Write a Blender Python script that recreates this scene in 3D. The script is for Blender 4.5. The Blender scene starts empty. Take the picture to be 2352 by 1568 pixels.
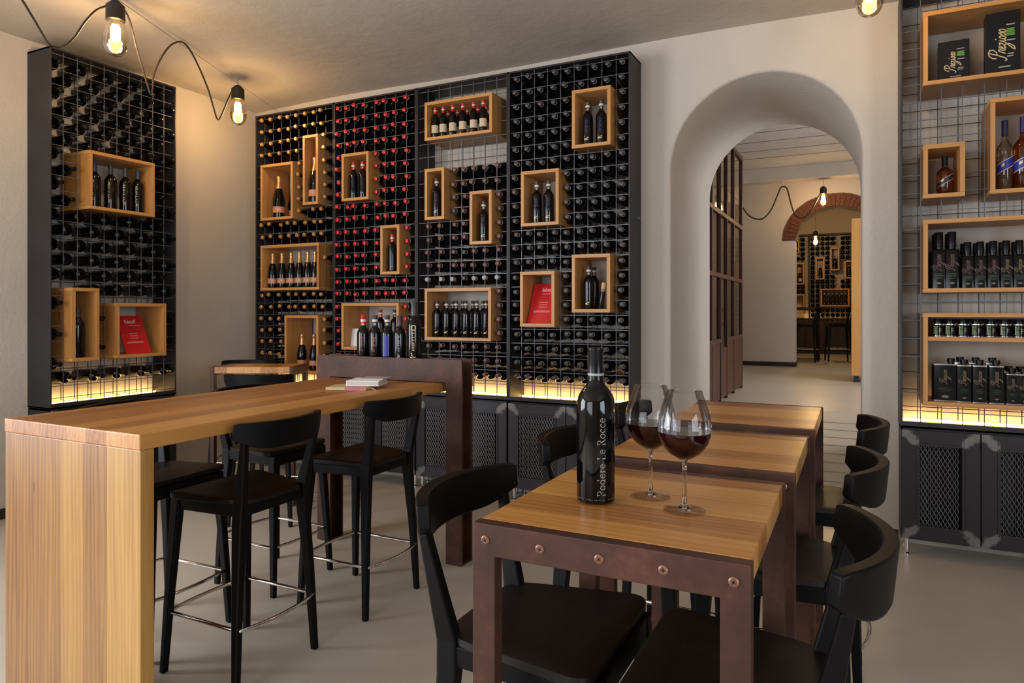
import bpy, math, random
from math import sin, cos, pi, radians, sqrt, asin
from mathutils import Vector, Matrix
RND = random.Random(7)
SC = bpy.context.scene
COL = SC.collection

# ------------------------------------------------------------------ survey of the room (metres; the camera stands at x=0, y=0)
EYE = 1.40
FPX, YAW, HORIZON, CX = 1577.0, radians(26.6), 715.0, 1176.0
SY, CY = sin(YAW), cos(YAW)
def on_y(px, py, Y):
    u = (px - CX) / FPX; z = Y / (CY + u * SY)
    return Vector((z * (-SY + u * CY), Y, EYE + (HORIZON - py) / FPX * z))
def on_x(px, py, X):
    u = (px - CX) / FPX; z = X / (-SY + u * CY)
    return Vector((X, z * (CY + u * SY), EYE + (HORIZON - py) / FPX * z))
def on_h(px, py, h):
    z = (EYE - h) * FPX / (py - HORIZON); u = (px - CX) / FPX
    return Vector((z * (-SY + u * CY), z * (CY + u * SY), h))

# ------------------------------------------------------------------ object helpers
def tag(o, label=None, cat=None, group=None, kind=None):
    if label: o['label'] = label
    if cat: o['category'] = cat
    if group: o['group'] = group
    if kind: o['kind'] = kind
    return o
def thing(name, label, cat, loc=(0, 0, 0), rz=0.0, group=None, kind=None):
    o = bpy.data.objects.new(name, None); COL.objects.link(o)
    o.empty_display_size = 0.05
    o.location = loc; o.rotation_euler = (0, 0, rz)
    return tag(o, label, cat, group, kind)
def dup(o, parent=None):
    c = o.copy(); COL.objects.link(c)
    if parent is not None: c.parent = parent
    for ch in list(o.children): dup(ch, c)
    return c

class G:
    """collects geometry for one mesh"""
    def __init__(s): s.v = []; s.f = []
    def add(s, vs, fs):
        n = len(s.v); s.v += [tuple(p) for p in vs]; s.f += [tuple(i + n for i in f) for f in fs]; return s
    def box(s, x0, x1, y0, y1, z0, z1):
        return s.add([(x0,y0,z0),(x1,y0,z0),(x1,y1,z0),(x0,y1,z0),(x0,y0,z1),(x1,y0,z1),(x1,y1,z1),(x0,y1,z1)],
                     [(0,3,2,1),(4,5,6,7),(0,1,5,4),(1,2,6,5),(2,3,7,6),(3,0,4,7)])
    def sections(s, secs):
        """sweep through closed rings of equal count"""
        n = len(secs[0]); vs = [p for r in secs for p in r]; fs = []
        for k in range(len(secs) - 1):
            for i in range(n):
                j = (i + 1) % n
                fs.append((k*n+i, k*n+j, (k+1)*n+j, (k+1)*n+i))
        fs.append(tuple(range(n - 1, -1, -1))); fs.append(tuple((len(secs)-1)*n + i for i in range(n)))
        return s.add(vs, fs)
    def post(s, pts):
        """pts: (x, y, z, wx, wy)"""
        return s.sections([[(x-a/2,y-b/2,z),(x+a/2,y-b/2,z),(x+a/2,y+b/2,z),(x-a/2,y+b/2,z)] for x,y,z,a,b in pts])
    def lathe(s, prof, seg=24, c=(0,0,0)):
        vs = []; fs = []; idx = []
        for r, z in prof:
            if r < 1e-6: idx.append([len(vs)]); vs.append((c[0], c[1], c[2]+z))
            else:
                idx.append(list(range(len(vs), len(vs)+seg)))
                vs += [(c[0]+r*cos(2*pi*i/seg), c[1]+r*sin(2*pi*i/seg), c[2]+z) for i in range(seg)]
        for a, b in zip(idx, idx[1:]):
            for i in range(seg):
                j = (i+1) % seg
                if len(a) == 1 and len(b) == 1: continue
                if len(a) == 1: fs.append((a[0], b[j], b[i]))
                elif len(b) == 1: fs.append((a[i], a[j], b[0]))
                else: fs.append((a[i], a[j], b[j], b[i]))
        return s.add(vs, fs)
    def tube(s, pts, r, seg=8, closed=False):
        P = [Vector(p) for p in pts]; n = len(P); rings = []
        up = Vector((0, 0, 1))
        for i in range(n):
            if closed: t = P[(i+1) % n] - P[i-1]
            else: t = P[min(i+1, n-1)] - P[max(i-1, 0)]
            t.normalize()
            a = t.cross(up)
            if a.length < 1e-3: a = t.cross(Vector((1, 0, 0)))
            a.normalize(); b = a.cross(t)
            rings.append([P[i] + r*(cos(2*pi*k/seg)*a + sin(2*pi*k/seg)*b) for k in range(seg)])
        vs = [p for q in rings for p in q]; fs = []
        m = n if closed else n - 1
        for i in range(m):
            for k in range(seg):
                k2 = (k+1) % seg; i2 = (i+1) % n
                fs.append((i*seg+k, i2*seg+k, i2*seg+k2, i*seg+k2))
        if not closed:
            fs.append(tuple(range(seg-1, -1, -1))); fs.append(tuple((n-1)*seg+k for k in range(seg)))
        return s.add(vs, fs)
    def prism(s, poly, z0, z1):
        n = len(poly)
        vs = [(x, y, z0) for x, y in poly] + [(x, y, z1) for x, y in poly]
        fs = [tuple(range(n-1, -1, -1)), tuple(range(n, 2*n))] + [(i, (i+1) % n, n+(i+1) % n, n+i) for i in range(n)]
        return s.add(vs, fs)
    def wrap(s, R, z0, z1, a0, a1, n=10, slant=0.0):
        """patch on a cylinder; angle 0 faces -y, positive towards +x"""
        vs = []; fs = []
        for i in range(n+1):
            t = a0 + (a1-a0)*i/n; dz = slant * (i/n - .5)
            vs += [(R*sin(t), -R*cos(t), z0+dz), (R*sin(t), -R*cos(t), z1+dz)]
        for i in range(n): fs.append((2*i, 2*i+2, 2*i+3, 2*i+1))
        return s.add(vs, fs)
    def mesh(s, name, mat, smooth=None):
        me = bpy.data.meshes.new(name); me.from_pydata(s.v, [], s.f); me.materials.append(mat)
        if smooth:
            me.shade_smooth(); me.set_sharp_from_angle(angle=radians(smooth))
        me.update(); return me
    def build(s, name, mat, parent=None, smooth=None, bevel=0.0, seg=2, recalc=False):
        me = s.mesh(name, mat, smooth)
        if recalc:
            import bmesh
            bm = bmesh.new(); bm.from_mesh(me); bmesh.ops.recalc_face_normals(bm, faces=bm.faces); bm.to_mesh(me); bm.free()
        o = bpy.data.objects.new(name, me); COL.objects.link(o)
        if parent is not None: o.parent = parent
        if bevel:
            m = o.modifiers.new('edge', 'BEVEL'); m.width = bevel; m.segments = seg; m.limit_method = 'ANGLE'; m.angle_limit = radians(40)
        return o

def rot_pts(g, M):
    g.v = [tuple(M @ Vector(p)) for p in g.v]; return g

# ------------------------------------------------------------------ materials
def nodes(name):
    m = bpy.data.materials.new(name); m.use_nodes = True
    t = m.node_tree; b = t.nodes['Principled BSDF']
    return m, t, b
def N(t, typ, **kw):
    n = t.nodes.new(typ)
    for k, v in kw.items():
        if k in n.inputs.keys() if hasattr(n.inputs, 'keys') else False: n.inputs[k].default_value = v
        else: setattr(n, k, v)
    return n
def math_n(t, op, a, b=None):
    n = t.nodes.new('ShaderNodeMath'); n.operation = op
    for i, x in enumerate((a, b)):
        if x is None: continue
        if isinstance(x, (int, float)): n.inputs[i].default_value = x
        else: t.links.new(x, n.inputs[i])
    return n.outputs[0]
def noise(t, vec, scale, detail=4, rough=.55, dist=0.0):
    n = t.nodes.new('ShaderNodeTexNoise'); n.inputs['Scale'].default_value = scale
    n.inputs['Detail'].default_value = detail; n.inputs['Distortion'].default_value = dist; n.inputs['Roughness'].default_value = rough
    if vec is not None: t.links.new(vec, n.inputs['Vector'])
    return n.outputs['Fac']
def coords(t): return t.nodes.new('ShaderNodeTexCoord').outputs['Object']
def scaled(t, vec, s):
    n = t.nodes.new('ShaderNodeMapping'); n.inputs['Scale'].default_value = s; t.links.new(vec, n.inputs['Vector']); return n.outputs['Vector']
def ramp(t, fac, stops):
    n = t.nodes.new('ShaderNodeValToRGB'); e = n.color_ramp.elements
    while len(e) < len(stops): e.new(.5)
    for k, (p, c) in enumerate(stops): e[k].position = p; e[k].color = (*c, 1)
    t.links.new(fac, n.inputs['Fac']); return n.outputs['Color']
def bump(t, b, h, strength, dist=.01):
    n = t.nodes.new('ShaderNodeBump'); n.inputs['Strength'].default_value = strength; n.inputs['Distance'].default_value = dist
    t.links.new(h, n.inputs['Height']); t.links.new(n.outputs['Normal'], b.inputs['Normal'])
def plain(name, col, rough=.5, metal=0.0, spec=None, var=None, bmp=None, coat=0):
    m, t, b = nodes(name)
    b.inputs['Base Color'].default_value = (*col, 1); b.inputs['Roughness'].default_value = rough; b.inputs['Metallic'].default_value = metal
    if spec is not None: b.inputs['Specular IOR Level'].default_value = spec
    if coat: b.inputs['Coat Weight'].default_value = coat; b.inputs['Coat Roughness'].default_value = .05
    if var:
        c = coords(t); sc, amt = var
        f = noise(t, c, sc, 5)
        t.links.new(ramp(t, f, [(.3, tuple(x*(1-amt) for x in col)), (.7, tuple(min(1, x*(1+amt)) for x in col))]), b.inputs['Base Color'])
    if bmp:
        c = coords(t); bump(t, b, noise(t, c, bmp[0], 6), bmp[1], bmp[2] if len(bmp) > 2 else .01)
    return m
def emit(name, col, strength):
    m, t, b = nodes(name); b.inputs['Base Color'].default_value = (*col, 1)
    b.inputs['Emission Color'].default_value = (*col, 1); b.inputs['Emission Strength'].default_value = strength
    return m
def thin_glass(name, tint=(1, 1, 1), rough=.02, base=.04):
    m = bpy.data.materials.new(name); m.use_nodes = True; t = m.node_tree; t.nodes.clear()
    o = t.nodes.new('ShaderNodeOutputMaterial'); mx = t.nodes.new('ShaderNodeMixShader')
    tr = t.nodes.new('ShaderNodeBsdfTransparent'); tr.inputs[0].default_value = (*tint, 1)
    gl = t.nodes.new('ShaderNodeBsdfGlossy'); gl.inputs['Roughness'].default_value = rough
    fr = t.nodes.new('ShaderNodeFresnel'); fr.inputs['IOR'].default_value = 1.45
    f = math_n(t, 'ADD', math_n(t, 'MULTIPLY', fr.outputs[0], .75), base - .03)
    t.links.new(f, mx.inputs[0]); t.links.new(tr.outputs[0], mx.inputs[1]); t.links.new(gl.outputs[0], mx.inputs[2])
    t.links.new(mx.outputs[0], o.inputs[0]); return m
def wood(name, long, cross, width, dark, mid, light, rough=.42, off=0.0):
    m, t, b = nodes(name); c = coords(t)
    sp = t.nodes.new('ShaderNodeSeparateXYZ'); t.links.new(c, sp.inputs[0])
    q = math_n(t, 'DIVIDE', math_n(t, 'ADD', sp.outputs[cross], off), width)
    cell = math_n(t, 'FLOOR', q)
    wn = t.nodes.new('ShaderNodeTexWhiteNoise'); wn.noise_dimensions = '1D'; t.links.new(cell, wn.inputs['W'])
    r = wn.outputs['Value']
    cb = t.nodes.new('ShaderNodeCombineXYZ')
    ax = [0, 1, 2]; k = [x for x in ax if x not in (long, cross)][0]
    t.links.new(math_n(t, 'ADD', math_n(t, 'MULTIPLY', sp.outputs[long], 1.0), math_n(t, 'MULTIPLY', r, 37.0)), cb.inputs[0])
    t.links.new(sp.outputs[cross], cb.inputs[1]); t.links.new(sp.outputs[k], cb.inputs[2])
    v = cb.outputs[0]
    n1 = noise(t, scaled(t, v, (.8, 8, 8)), 1.0, 7, .62, 1.6)
    n2 = math_n(t, 'ADD', math_n(t, 'MULTIPLY', noise(t, scaled(t, v, (1.1, 19, 19)), 1.0, 5, .6, 2.2), .5), math_n(t, 'MULTIPLY', noise(t, scaled(t, v, (7, 150, 150)), 1.0, 4, .7), .5))
    wv = t.nodes.new('ShaderNodeTexWave'); wv.inputs['Scale'].default_value = 1.0; wv.inputs['Distortion'].default_value = 9.0
    wv.inputs['Detail'].default_value = 3; wv.bands_direction = 'Y'; t.links.new(scaled(t, v, (.9, 14, 14)), wv.inputs['Vector'])
    f = math_n(t, 'ADD', math_n(t, 'MULTIPLY', r, .42), math_n(t, 'MULTIPLY', n1, .42))
    f = math_n(t, 'ADD', f, math_n(t, 'MULTIPLY', wv.outputs['Fac'], .13))
    f = math_n(t, 'ADD', f, math_n(t, 'MULTIPLY', math_n(t, 'SUBTRACT', n2, .5), .34))
    colr = ramp(t, f, [(.18, dark), (.46, mid), (.80, light)])
    # knots
    kn = t.nodes.new('ShaderNodeTexVoronoi'); kn.inputs['Scale'].default_value = 1.0; t.links.new(scaled(t, v, (1.6, 6, 6)), kn.inputs['Vector'])
    km = math_n(t, 'LESS_THAN', kn.outputs['Distance'], .055)
    # hairline joints between the boards
    fr = math_n(t, 'FRACT', q)
    seam = math_n(t, 'LESS_THAN', fr, .0016 / width)
    dk = math_n(t, 'MAXIMUM', math_n(t, 'MULTIPLY', seam, .55), math_n(t, 'MULTIPLY', km, .6))
    mx = t.nodes.new('ShaderNodeMixRGB'); t.links.new(dk, mx.inputs[0]); t.links.new(colr, mx.inputs[1]); mx.inputs[2].default_value = (dark[0]*.3, dark[1]*.3, dark[2]*.3, 1)
    t.links.new(mx.outputs[0], b.inputs['Base Color'])
    b.inputs['Roughness'].default_value = rough
    bump(t, b, n2, .12, .004)
    return m

M = {}
M['wall'] = plain('lime_plaster', (.555, .50, .435), .85, var=(1.3, .05), bmp=(38, .35, .012))
M['wall2'] = plain('pale_plaster', (.60, .53, .45), .85, var=(1.1, .05), bmp=(30, .15, .01))
M['wall_dim'] = plain('darkened_plaster', (.27, .23, .19), .85, var=(1.2, .06))  # for the unseen walls; colour darkened to weaken reflections in black surfaces
M['ceil'] = plain('ceiling_plaster', (.475, .42, .355), .9, var=(.8, .14), bmp=(9, .25, .02))
M['floor'] = plain('poured_resin', (.56, .50, .42), .33, var=(1.1, .07), bmp=(3, .04, .01))
M['ramp'] = plain('ramp_resin', (.43, .39, .32), .4, var=(2.0, .06))
M['groove'] = plain('ramp_groove', (.31, .275, .22), .6)
M['base'] = plain('dark_baseboard', (.020, .014, .012), .5)
M['steel'] = plain('blackened_steel', (.034, .032, .035), .48, .35, var=(3.0, .25))
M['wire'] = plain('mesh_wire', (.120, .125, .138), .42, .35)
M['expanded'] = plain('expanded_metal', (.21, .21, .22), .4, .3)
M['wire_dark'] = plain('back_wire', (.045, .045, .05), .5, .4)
M['oak_bar'] = wood('oak_bar', 1, 0, .11, (.19, .062, .013), (.39, .155, .034), (.55, .265, .072))
M['oak_leg'] = wood('oak_leg', 2, 0, .13, (.17, .064, .013), (.32, .152, .034), (.48, .268, .075), off=.04)
M['oak_table'] = wood('oak_table', 0, 1, .12, (.25, .090, .019), (.49, .21, .048), (.66, .335, .092), rough=.32)
M['box_v'] = wood('box_oak', 2, 0, .6, (.31, .125, .030), (.50, .23, .062), (.63, .33, .11))
M['box_h'] = wood('box_oak_rail', 0, 2, .6, (.31, .125, .030), (.50, .23, .062), (.63, .33, .11))
M['black'] = plain('black_stain', (.0026, .0023, .0026), .46, spec=.15)
M['seat'] = plain('dark_seat', (.008, .0055, .0045), .42, spec=.26)
M['chrome'] = plain('chrome', (.75, .74, .73), .12, 1.0)
M['bottle'] = plain('dark_bottle_glass', (.0025, .0025, .003), .10, spec=.42)
M['bottle_gloss'] = plain('glossy_black_glass', (.0015, .0015, .002), .04, spec=.40)
M['bottle_m'] = plain('matt_dark_bottle', (.006, .006, .007), .28, spec=.5)
M['gold'] = plain('gold_foil', (.72, .40, .16), .34, .75)
M['red'] = plain('red_capsule', (.55, .012, .02), .34)
M['brown'] = plain('brown_capsule', (.13, .045, .045), .4)
M['dark'] = plain('dark_capsule', (.045, .042, .045), .42)
M['rim'] = plain('pale_capsule_rim', (.34, .29, .23), .5)
M['greycap'] = plain('grey_capsule', (.33, .33, .34), .4)
M['cream'] = plain('cream_label', (.62, .50, .34), .7)
M['ivory'] = plain('ivory_band', (.70, .64, .55), .6)
M['copperl'] = plain('copper_label', (.52, .22, .11), .5, var=(60, .2))
M['blueink'] = plain('blue_ink', (.035, .05, .22), .4)
M['redink'] = plain('red_ink', (.20, .03, .035), .45)
M['orangeink'] = plain('orange_ink', (.36, .13, .06), .45)
M['goldink'] = plain('gold_ink', (.62, .50, .26), .4, .3)
M['whiteink'] = plain('white_ink', (.72, .70, .66), .5)
M['paleink'] = plain('pale_grey_ink', (.33, .27, .215), .5)
M['wineink'] = plain('wine_ink', (.11, .042, .042), .5)
M['greenink'] = plain('green_ink', (.12, .35, .04), .5)
M['dimgreen'] = plain('dull_green_print', (.025, .06, .018), .5)
M['dimgrey'] = plain('dull_grey_print', (.12, .12, .11), .5)
M['greyink'] = plain('grey_ink', (.30, .30, .28), .5)
M['redcard'] = plain('red_card', (.60, .018, .022), .32)
M['pinkink'] = plain('pale_pink_print', (.85, .52, .50), .5)
M['white'] = plain('white_paper', (.78, .78, .80), .6)
M['greycov'] = plain('grey_cover', (.42, .39, .36), .5)
M['pages'] = plain('page_edges', (.60, .54, .46), .8, bmp=(300, .2))
M['tan'] = plain('tan_cover', (.52, .40, .20), .6)
M['pink'] = plain('rose_cover', (.48, .15, .17), .55)
M['carton'] = plain('black_carton', (.006, .0055, .007), .42, spec=.3)
M['tin'] = plain('black_tin', (.003, .003, .0035), .2, spec=.3)
M['dimgold'] = plain('dull_gold_print', (.13, .09, .045), .5)
M['tinrim'] = plain('tin_rim', (.55, .55, .54), .25, 1.0)
M['plastic'] = plain('black_plastic_cap', (.004, .004, .005), .22, spec=.28)
M['bluecap'] = plain('blue_foil', (.02, .018, .09), .35)
M['bluelab'] = plain('blue_label', (.025, .03, .30), .35)
M['blacklab'] = plain('black_label', (.014, .012, .016), .35)
M['cork'] = plain('cork', (.62, .48, .24), .85, var=(80, .15))
M['glass'] = thin_glass('clear_glass')
M['glass_amber'] = thin_glass('amber_spirit', (.72, .33, .10), base=.06)
M['glass_clear'] = thin_glass('clear_spirit', (.80, .78, .70), base=.06)
M['bulb'] = thin_glass('bulb_glass', (1.0, .88, .66), base=.05)
M['pane'] = thin_glass('door_pane', (.78, .74, .68), .03, .07)
M['wine'] = plain('red_wine', (.022, .002, .004), .06, spec=.5)
M['filament'] = emit('filament', (1.0, .62, .22), 60)
M['led'] = emit('warm_led', (1.0, .60, .20), 17)
M['cable'] = plain('brown_cable', (.045, .028, .018), .6)
M['thinwire'] = plain('steel_wire', (.30, .25, .20), .5, .5)
M['socket'] = plain('bronze_socket', (.022, .016, .011), .45, .2)
M['doorframe'] = plain('brown_steel', (.075, .026, .016), .45, .1, var=(4, .2))
M['planks'] = plain('limewashed_planks', (.60, .56, .51), .8, var=(5, .08))
M['joint'] = plain('plank_joint', (.16, .14, .12), .8)
M['beam'] = plain('painted_beam', (.60, .52, .42), .8, var=(3, .06))
M['brick'] = plain('red_brick', (.125, .040, .020), .85, var=(25, .4), bmp=(40, .5))
M['mortar'] = plain('mortar', (.085, .04, .025), .9)
M['woodpanel'] = wood('pine_panel', 2, 0, .30, (.36, .15, .03), (.62, .29, .07), (.78, .43, .13))
M['screw'] = plain('copper_screw', (.24, .115, .075), .42, .6)
M['slot'] = plain('screw_slot', (.03, .014, .01), .6)

def corten():
    m, t, b = nodes('corten_steel'); c = coords(t)
    f = math_n(t, 'ADD', math_n(t, 'MULTIPLY', noise(t, c, 7, 6, .6), .75), math_n(t, 'MULTIPLY', noise(t, c, 60, 4), .25))
    t.links.new(ramp(t, f, [(.30, (.030, .0125, .009)), (.50, (.058, .021, .0125)), (.68, (.110, .038, .021))]), b.inputs['Base Color'])
    b.inputs['Roughness'].default_value = .48; b.inputs['Metallic'].default_value = .1; b.inputs['Specular IOR Level'].default_value = .3
    return m
M['corten'] = corten()
def weld_steel(hw, hh):
    """dark sheet with bright grinding marks where the frame corners are welded"""
    m, t, b = nodes('door_steel'); c = coords(t)
    sp = t.nodes.new('ShaderNodeSeparateXYZ'); t.links.new(c, sp.inputs[0])
    ax = math_n(t, 'ABSOLUTE', sp.outputs[0]); az = math_n(t, 'ABSOLUTE', sp.outputs[2])
    d = math_n(t, 'ABSOLUTE', math_n(t, 'SUBTRACT', math_n(t, 'SUBTRACT', hw, ax), math_n(t, 'SUBTRACT', hh, az)))
    reach = math_n(t, 'MAXIMUM', math_n(t, 'SUBTRACT', hw, ax), math_n(t, 'SUBTRACT', hh, az))
    n = noise(t, c, 26, 4)
    k = math_n(t, 'SUBTRACT', math_n(t, 'MULTIPLY', n, .10), math_n(t, 'ADD', d, math_n(t, 'MULTIPLY', reach, .15)))
    k2 = t.nodes.new('ShaderNodeMapRange'); k2.inputs['From Min'].default_value = -.004; k2.inputs['From Max'].default_value = .022
    t.links.new(k, k2.inputs['Value'])
    far = math_n(t, 'LESS_THAN', reach, .085)
    f = math_n(t, 'MULTIPLY', k2.outputs[0], far)
    mx = t.nodes.new('ShaderNodeMixRGB'); t.links.new(f, mx.inputs[0]); mx.inputs[1].default_value = (.036, .034, .038, 1); mx.inputs[2].default_value = (.20, .19, .185, 1)
    t.links.new(mx.outputs[0], b.inputs['Base Color']); b.inputs['Roughness'].default_value = .38; b.inputs['Metallic'].default_value = .45
    return m

ORD = ('first second third fourth fifth sixth seventh eighth ninth tenth eleventh twelfth thirteenth fourteenth fifteenth sixteenth '
       'seventeenth eighteenth nineteenth twentieth twenty-first twenty-second twenty-third twenty-fourth twenty-fifth').split()

def fine(P, m=6):
    out = []
    for i in range(len(P)-1):
        p0 = P[max(i-1, 0)]; p1 = P[i]; p2 = P[i+1]; p3 = P[min(i+2, len(P)-1)]
        for j in range(m):
            t = j/m
            out.append(tuple(.5*((2*p1[q]) + (-p0[q]+p2[q])*t + (2*p0[q]-5*p1[q]+4*p2[q]-p3[q])*t*t + (-p0[q]+3*p1[q]-3*p2[q]+p3[q])*t**3) for q in (0, 1)))
    return out + [P[-1]]
# ------------------------------------------------------------------ lettering
def text_geo(s, size, shear=0.0, spacing=1.0):
    cu = bpy.data.curves.new('lettering', 'FONT'); cu.body = s; cu.size = size; cu.shear = shear; cu.space_character = spacing; cu.resolution_u = 3
    ob = bpy.data.objects.new('lettering', cu)
    me = ob.to_mesh()
    vs = [tuple(v.co) for v in me.vertices]; fs = [tuple(p.vertices) for p in me.polygons]
    ob.to_mesh_clear(); bpy.data.objects.remove(ob); bpy.data.curves.remove(cu)
    return vs, fs
def flat_text(g, s, size, x, z, y, vertical=False, shear=0.0, spacing=1.0, center=True):
    """text on a plane facing -y"""
    vs, fs = text_geo(s, size, shear, spacing)
    w = max(v[0] for v in vs)
    o = w/2 if center else 0
    if vertical: P = [(x - v[1], y, z + v[0] - o) for v in vs]
    else: P = [(x + v[0] - o, y, z + v[1]) for v in vs]
    return g.add(P, fs)
def stroke(pts, w):
    out = []
    for (x0, y0), (x1, y1) in zip(pts, pts[1:]):
        dx, dy = x1-x0, y1-y0; l = sqrt(dx*dx+dy*dy) or 1; nx, ny = -dy/l*w/2, dx/l*w/2
        ex, ey = dx/l*w*.18, dy/l*w*.18
        out.append([(x0-nx-ex, y0-ny-ey), (x1-nx+ex, y1-ny+ey), (x1+nx+ex, y1+ny+ey), (x0+nx-ex, y0+ny-ey)])
    return out
def arc(cx, cy, rx, ry, a0, a1, n=14): return [(cx+rx*cos(radians(a0+(a1-a0)*i/n)), cy+ry*sin(radians(a0+(a1-a0)*i/n))) for i in range(n+1)]
def serif_text(s):
    """Roman letters with serifs, cap height 1: list of quads"""
    T, H = .095, .04
    gl = {
     'P': (.66, [([(.15,0),(.15,1)],T),([(0,.02),(.32,.02)],H),([(0,.98),(.3,.98)],H),(arc(.28,.74,.30,.24,90,-90),T*.8)]),
     'L': (.62, [([(.15,0),(.15,1)],T),([(0,.98),(.32,.98)],H),([(0,.03),(.55,.03)],H*1.3),([(.55,.0),(.57,.22)],H)]),
     'R': (.74, [([(.15,0),(.15,1)],T),([(0,.02),(.32,.02)],H),([(0,.98),(.3,.98)],H),(arc(.27,.76,.26,.22,90,-90),T*.8),([(.3,.54),(.66,.02)],T),([(.55,.02),(.76,.02)],H)]),
     'o': (.60, [(arc(.29,.31,.235,.29,0,360,22),T*.75)]),
     'd': (.66, [(arc(.27,.31,.22,.29,0,360,22),T*.75),([(.49,0),(.49,1.02)],T*.9),([(.38,1.0),(.5,1.02)],H),([(.49,.02),(.62,.02)],H)]),
     'e': (.54, [(arc(.28,.31,.22,.29,0,320,22),T*.75),([(.08,.34),(.48,.34)],H)]),
     'r': (.46, [([(.15,0),(.15,.6)],T*.9),([(.02,.02),(.3,.02)],H),([(.02,.59),(.16,.6)],H),(arc(.33,.36,.18,.22,170,60,8),H*1.6),(arc(.39,.54,.03,.03,0,360,8),T*.5)]),
     'c': (.52, [(arc(.29,.31,.23,.29,48,318,20),T*.75),(arc(.42,.52,.03,.03,0,360,8),T*.5)]),
     ' ': (.32, []),
    }
    x = 0; quads = []
    for ch in s:
        adv, st = gl[ch]
        for pts, w in st:
            quads += [[(x+a, b) for a, b in q] for q in stroke(pts, w)]
        x += adv + .06
    return quads, x - .06

def script_quads(w=.055):
    st = [[(.02,.55),(.0,.75),(.12,.95),(.35,1.0),(.55,.9),(.58,.72),(.45,.55),(.25,.5)], [(.32,.95),(.25,.5),(.15,.05),(.05,-.05),(-.05,.05)],
          [(.45,.05),(.52,.35),(.56,.42),(.66,.40),(.64,.15),(.70,.03)], [(.70,.05),(.88,.28),(.86,.40),(.78,.38),(.76,.15),(.84,.02),(.96,.12)],
          [(.96,.36),(1.14,.38),(1.0,.05),(1.12,.02),(1.14,-.2),(1.0,-.45),(.80,-.50),(.86,-.35),(1.2,.05)], [(1.22,.08),(1.28,.4),(1.27,.08),(1.34,.02),(1.42,.12)],
          [(1.31,.56),(1.34,.60)], arc(1.52,.2,.09,.19,0,360,10), [(1.60,.1),(1.80,.42),(1.84,.15),(1.76,.02),(1.68,.08)], arc(1.98,.2,.09,.19,0,360,10)]
    out = []
    for p in st: out += stroke(p, w)
    return [[(x+.3*y, y) for x, y in q] for q in out]
def script_text(g, length, x, z, y, w=.055):
    """gold script reading upwards on a plane facing -y; x, z: its middle"""
    k = length/2.2
    for q in script_quads(w):
        g.add([(x-(b-.25)*k, y, z+(a-1.05)*k) for a, b in q], [(0, 1, 2, 3)])
    return g
# ------------------------------------------------------------------ bottles
BORD = [(0,.0),(.030,0),(.0365,.004),(.0375,.010),(.0375,.186),(.0368,.196),(.0335,.208),(.0265,.219),(.0190,.228),(.0155,.238),(.0143,.252),(.0140,.292),(.0152,.294),(.0152,.299),(.0125,.30),(0,.30)]
CHAMP = [(0,0),(.034,0),(.042,.005),(.0435,.014),(.0435,.120),(.0418,.146),(.0372,.170),(.0305,.195),(.0232,.220),(.0175,.244),(.0152,.266),(.0148,.288),(.0168,.291),(.0168,.300),(0,.300)]
def sc(p, k, kr=None):
    kr = k if kr is None else kr
    return [(r*kr, z*k) for r, z in p]
def capsule_geo(k=1, z0=.240, dr=.0006, seg=18):
    pr = [(.0155 if z0 < .25 else .0143, z0)]
    g = G(); g.lathe(sc([(.0150+dr, z0), (.0147+dr, .255), (.0143+dr, .29), (.0156+dr, .2935), (.0156+dr, .2995), (.0128+dr, .3012), (0, .3012)], k), seg)
    return g
def champ_foil(k=1, seg=18):
    g = G(); g.lathe(sc([(.0245, .218), (.0183, .243), (.0160, .266), (.0158, .286), (.0178, .290), (.0182, .300), (.0172, .309), (.0130, .3135), (0, .3145)], k), seg)
    return g
def lying_mesh(prof, seg, base_shift):
    """bottle along -y (neck towards the room), axis at origin, neck end at y=0"""
    g = G(); g.lathe(prof, seg); L = prof[-1][1]
    g.v = [(x, L - z if False else -(z - L), y) for x, y, z in g.v]
    return g
def lay(g, L):
    """turn an upright shape so that its top points to -y; top end at y=0"""
    g.v = [(x, L - z, y) for x, y, z in g.v]
    g.f = [tuple(reversed(f)) for f in g.f]
    g.f = [tuple(reversed(f)) for f in g.f]
    return g
SEG_L = 20
b_lay = {'bord': lay(G().lathe([(r*(1.16 if r > .03 else 1.0), z) for r, z in BORD], SEG_L), .30).mesh('wine_bottle', M['bottle'], 40),
         'champ': lay(G().lathe(sc(CHAMP, 1.0, 1.0), SEG_L), .30).mesh('sparkling_bottle', M['bottle'], 40)}
def lay_caps(mat):
    return lay(G().lathe([(.0158, .278), (.0156, .29), (.0166, .2935), (.0166, .2995), (.0138, .3012), (0, .3012)], 18), .30).mesh('capsule', mat, 40)
c_lay = {k: lay_caps(M[k]) for k in ('red', 'brown', 'dark', 'greycap', 'plastic')}
c_lay['gold'] = lay(G().lathe([(.0168, .2895), (.0182, .292), (.0184, .302), (.0172, .309), (.0130, .3135), (0, .3145)], 18), .30).mesh('foil', M['gold'], 40)
rim_mesh = lay(G().lathe([(.0150, .2610), (.0168, .2630), (.0168, .2690), (.0150, .2710)], 16), .30).mesh('capsule_rim', M['rim'], 40)

def lying_bottle(kind, cap, loc, rot, label, cat, group, rim=True, roll=0.0, name='wine_bottle'):
    o = bpy.data.objects.new(name, b_lay[kind]); COL.objects.link(o)
    o.location = loc; o.rotation_euler = (0, roll, rot)
    tag(o, label, cat, group)
    c = bpy.data.objects.new('foil' if cap == 'gold' else 'capsule', c_lay[cap]); COL.objects.link(c); c.parent = o
    if rim:
        r = bpy.data.objects.new('capsule_rim', rim_mesh); COL.objects.link(r); r.parent = c
    return o

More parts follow.
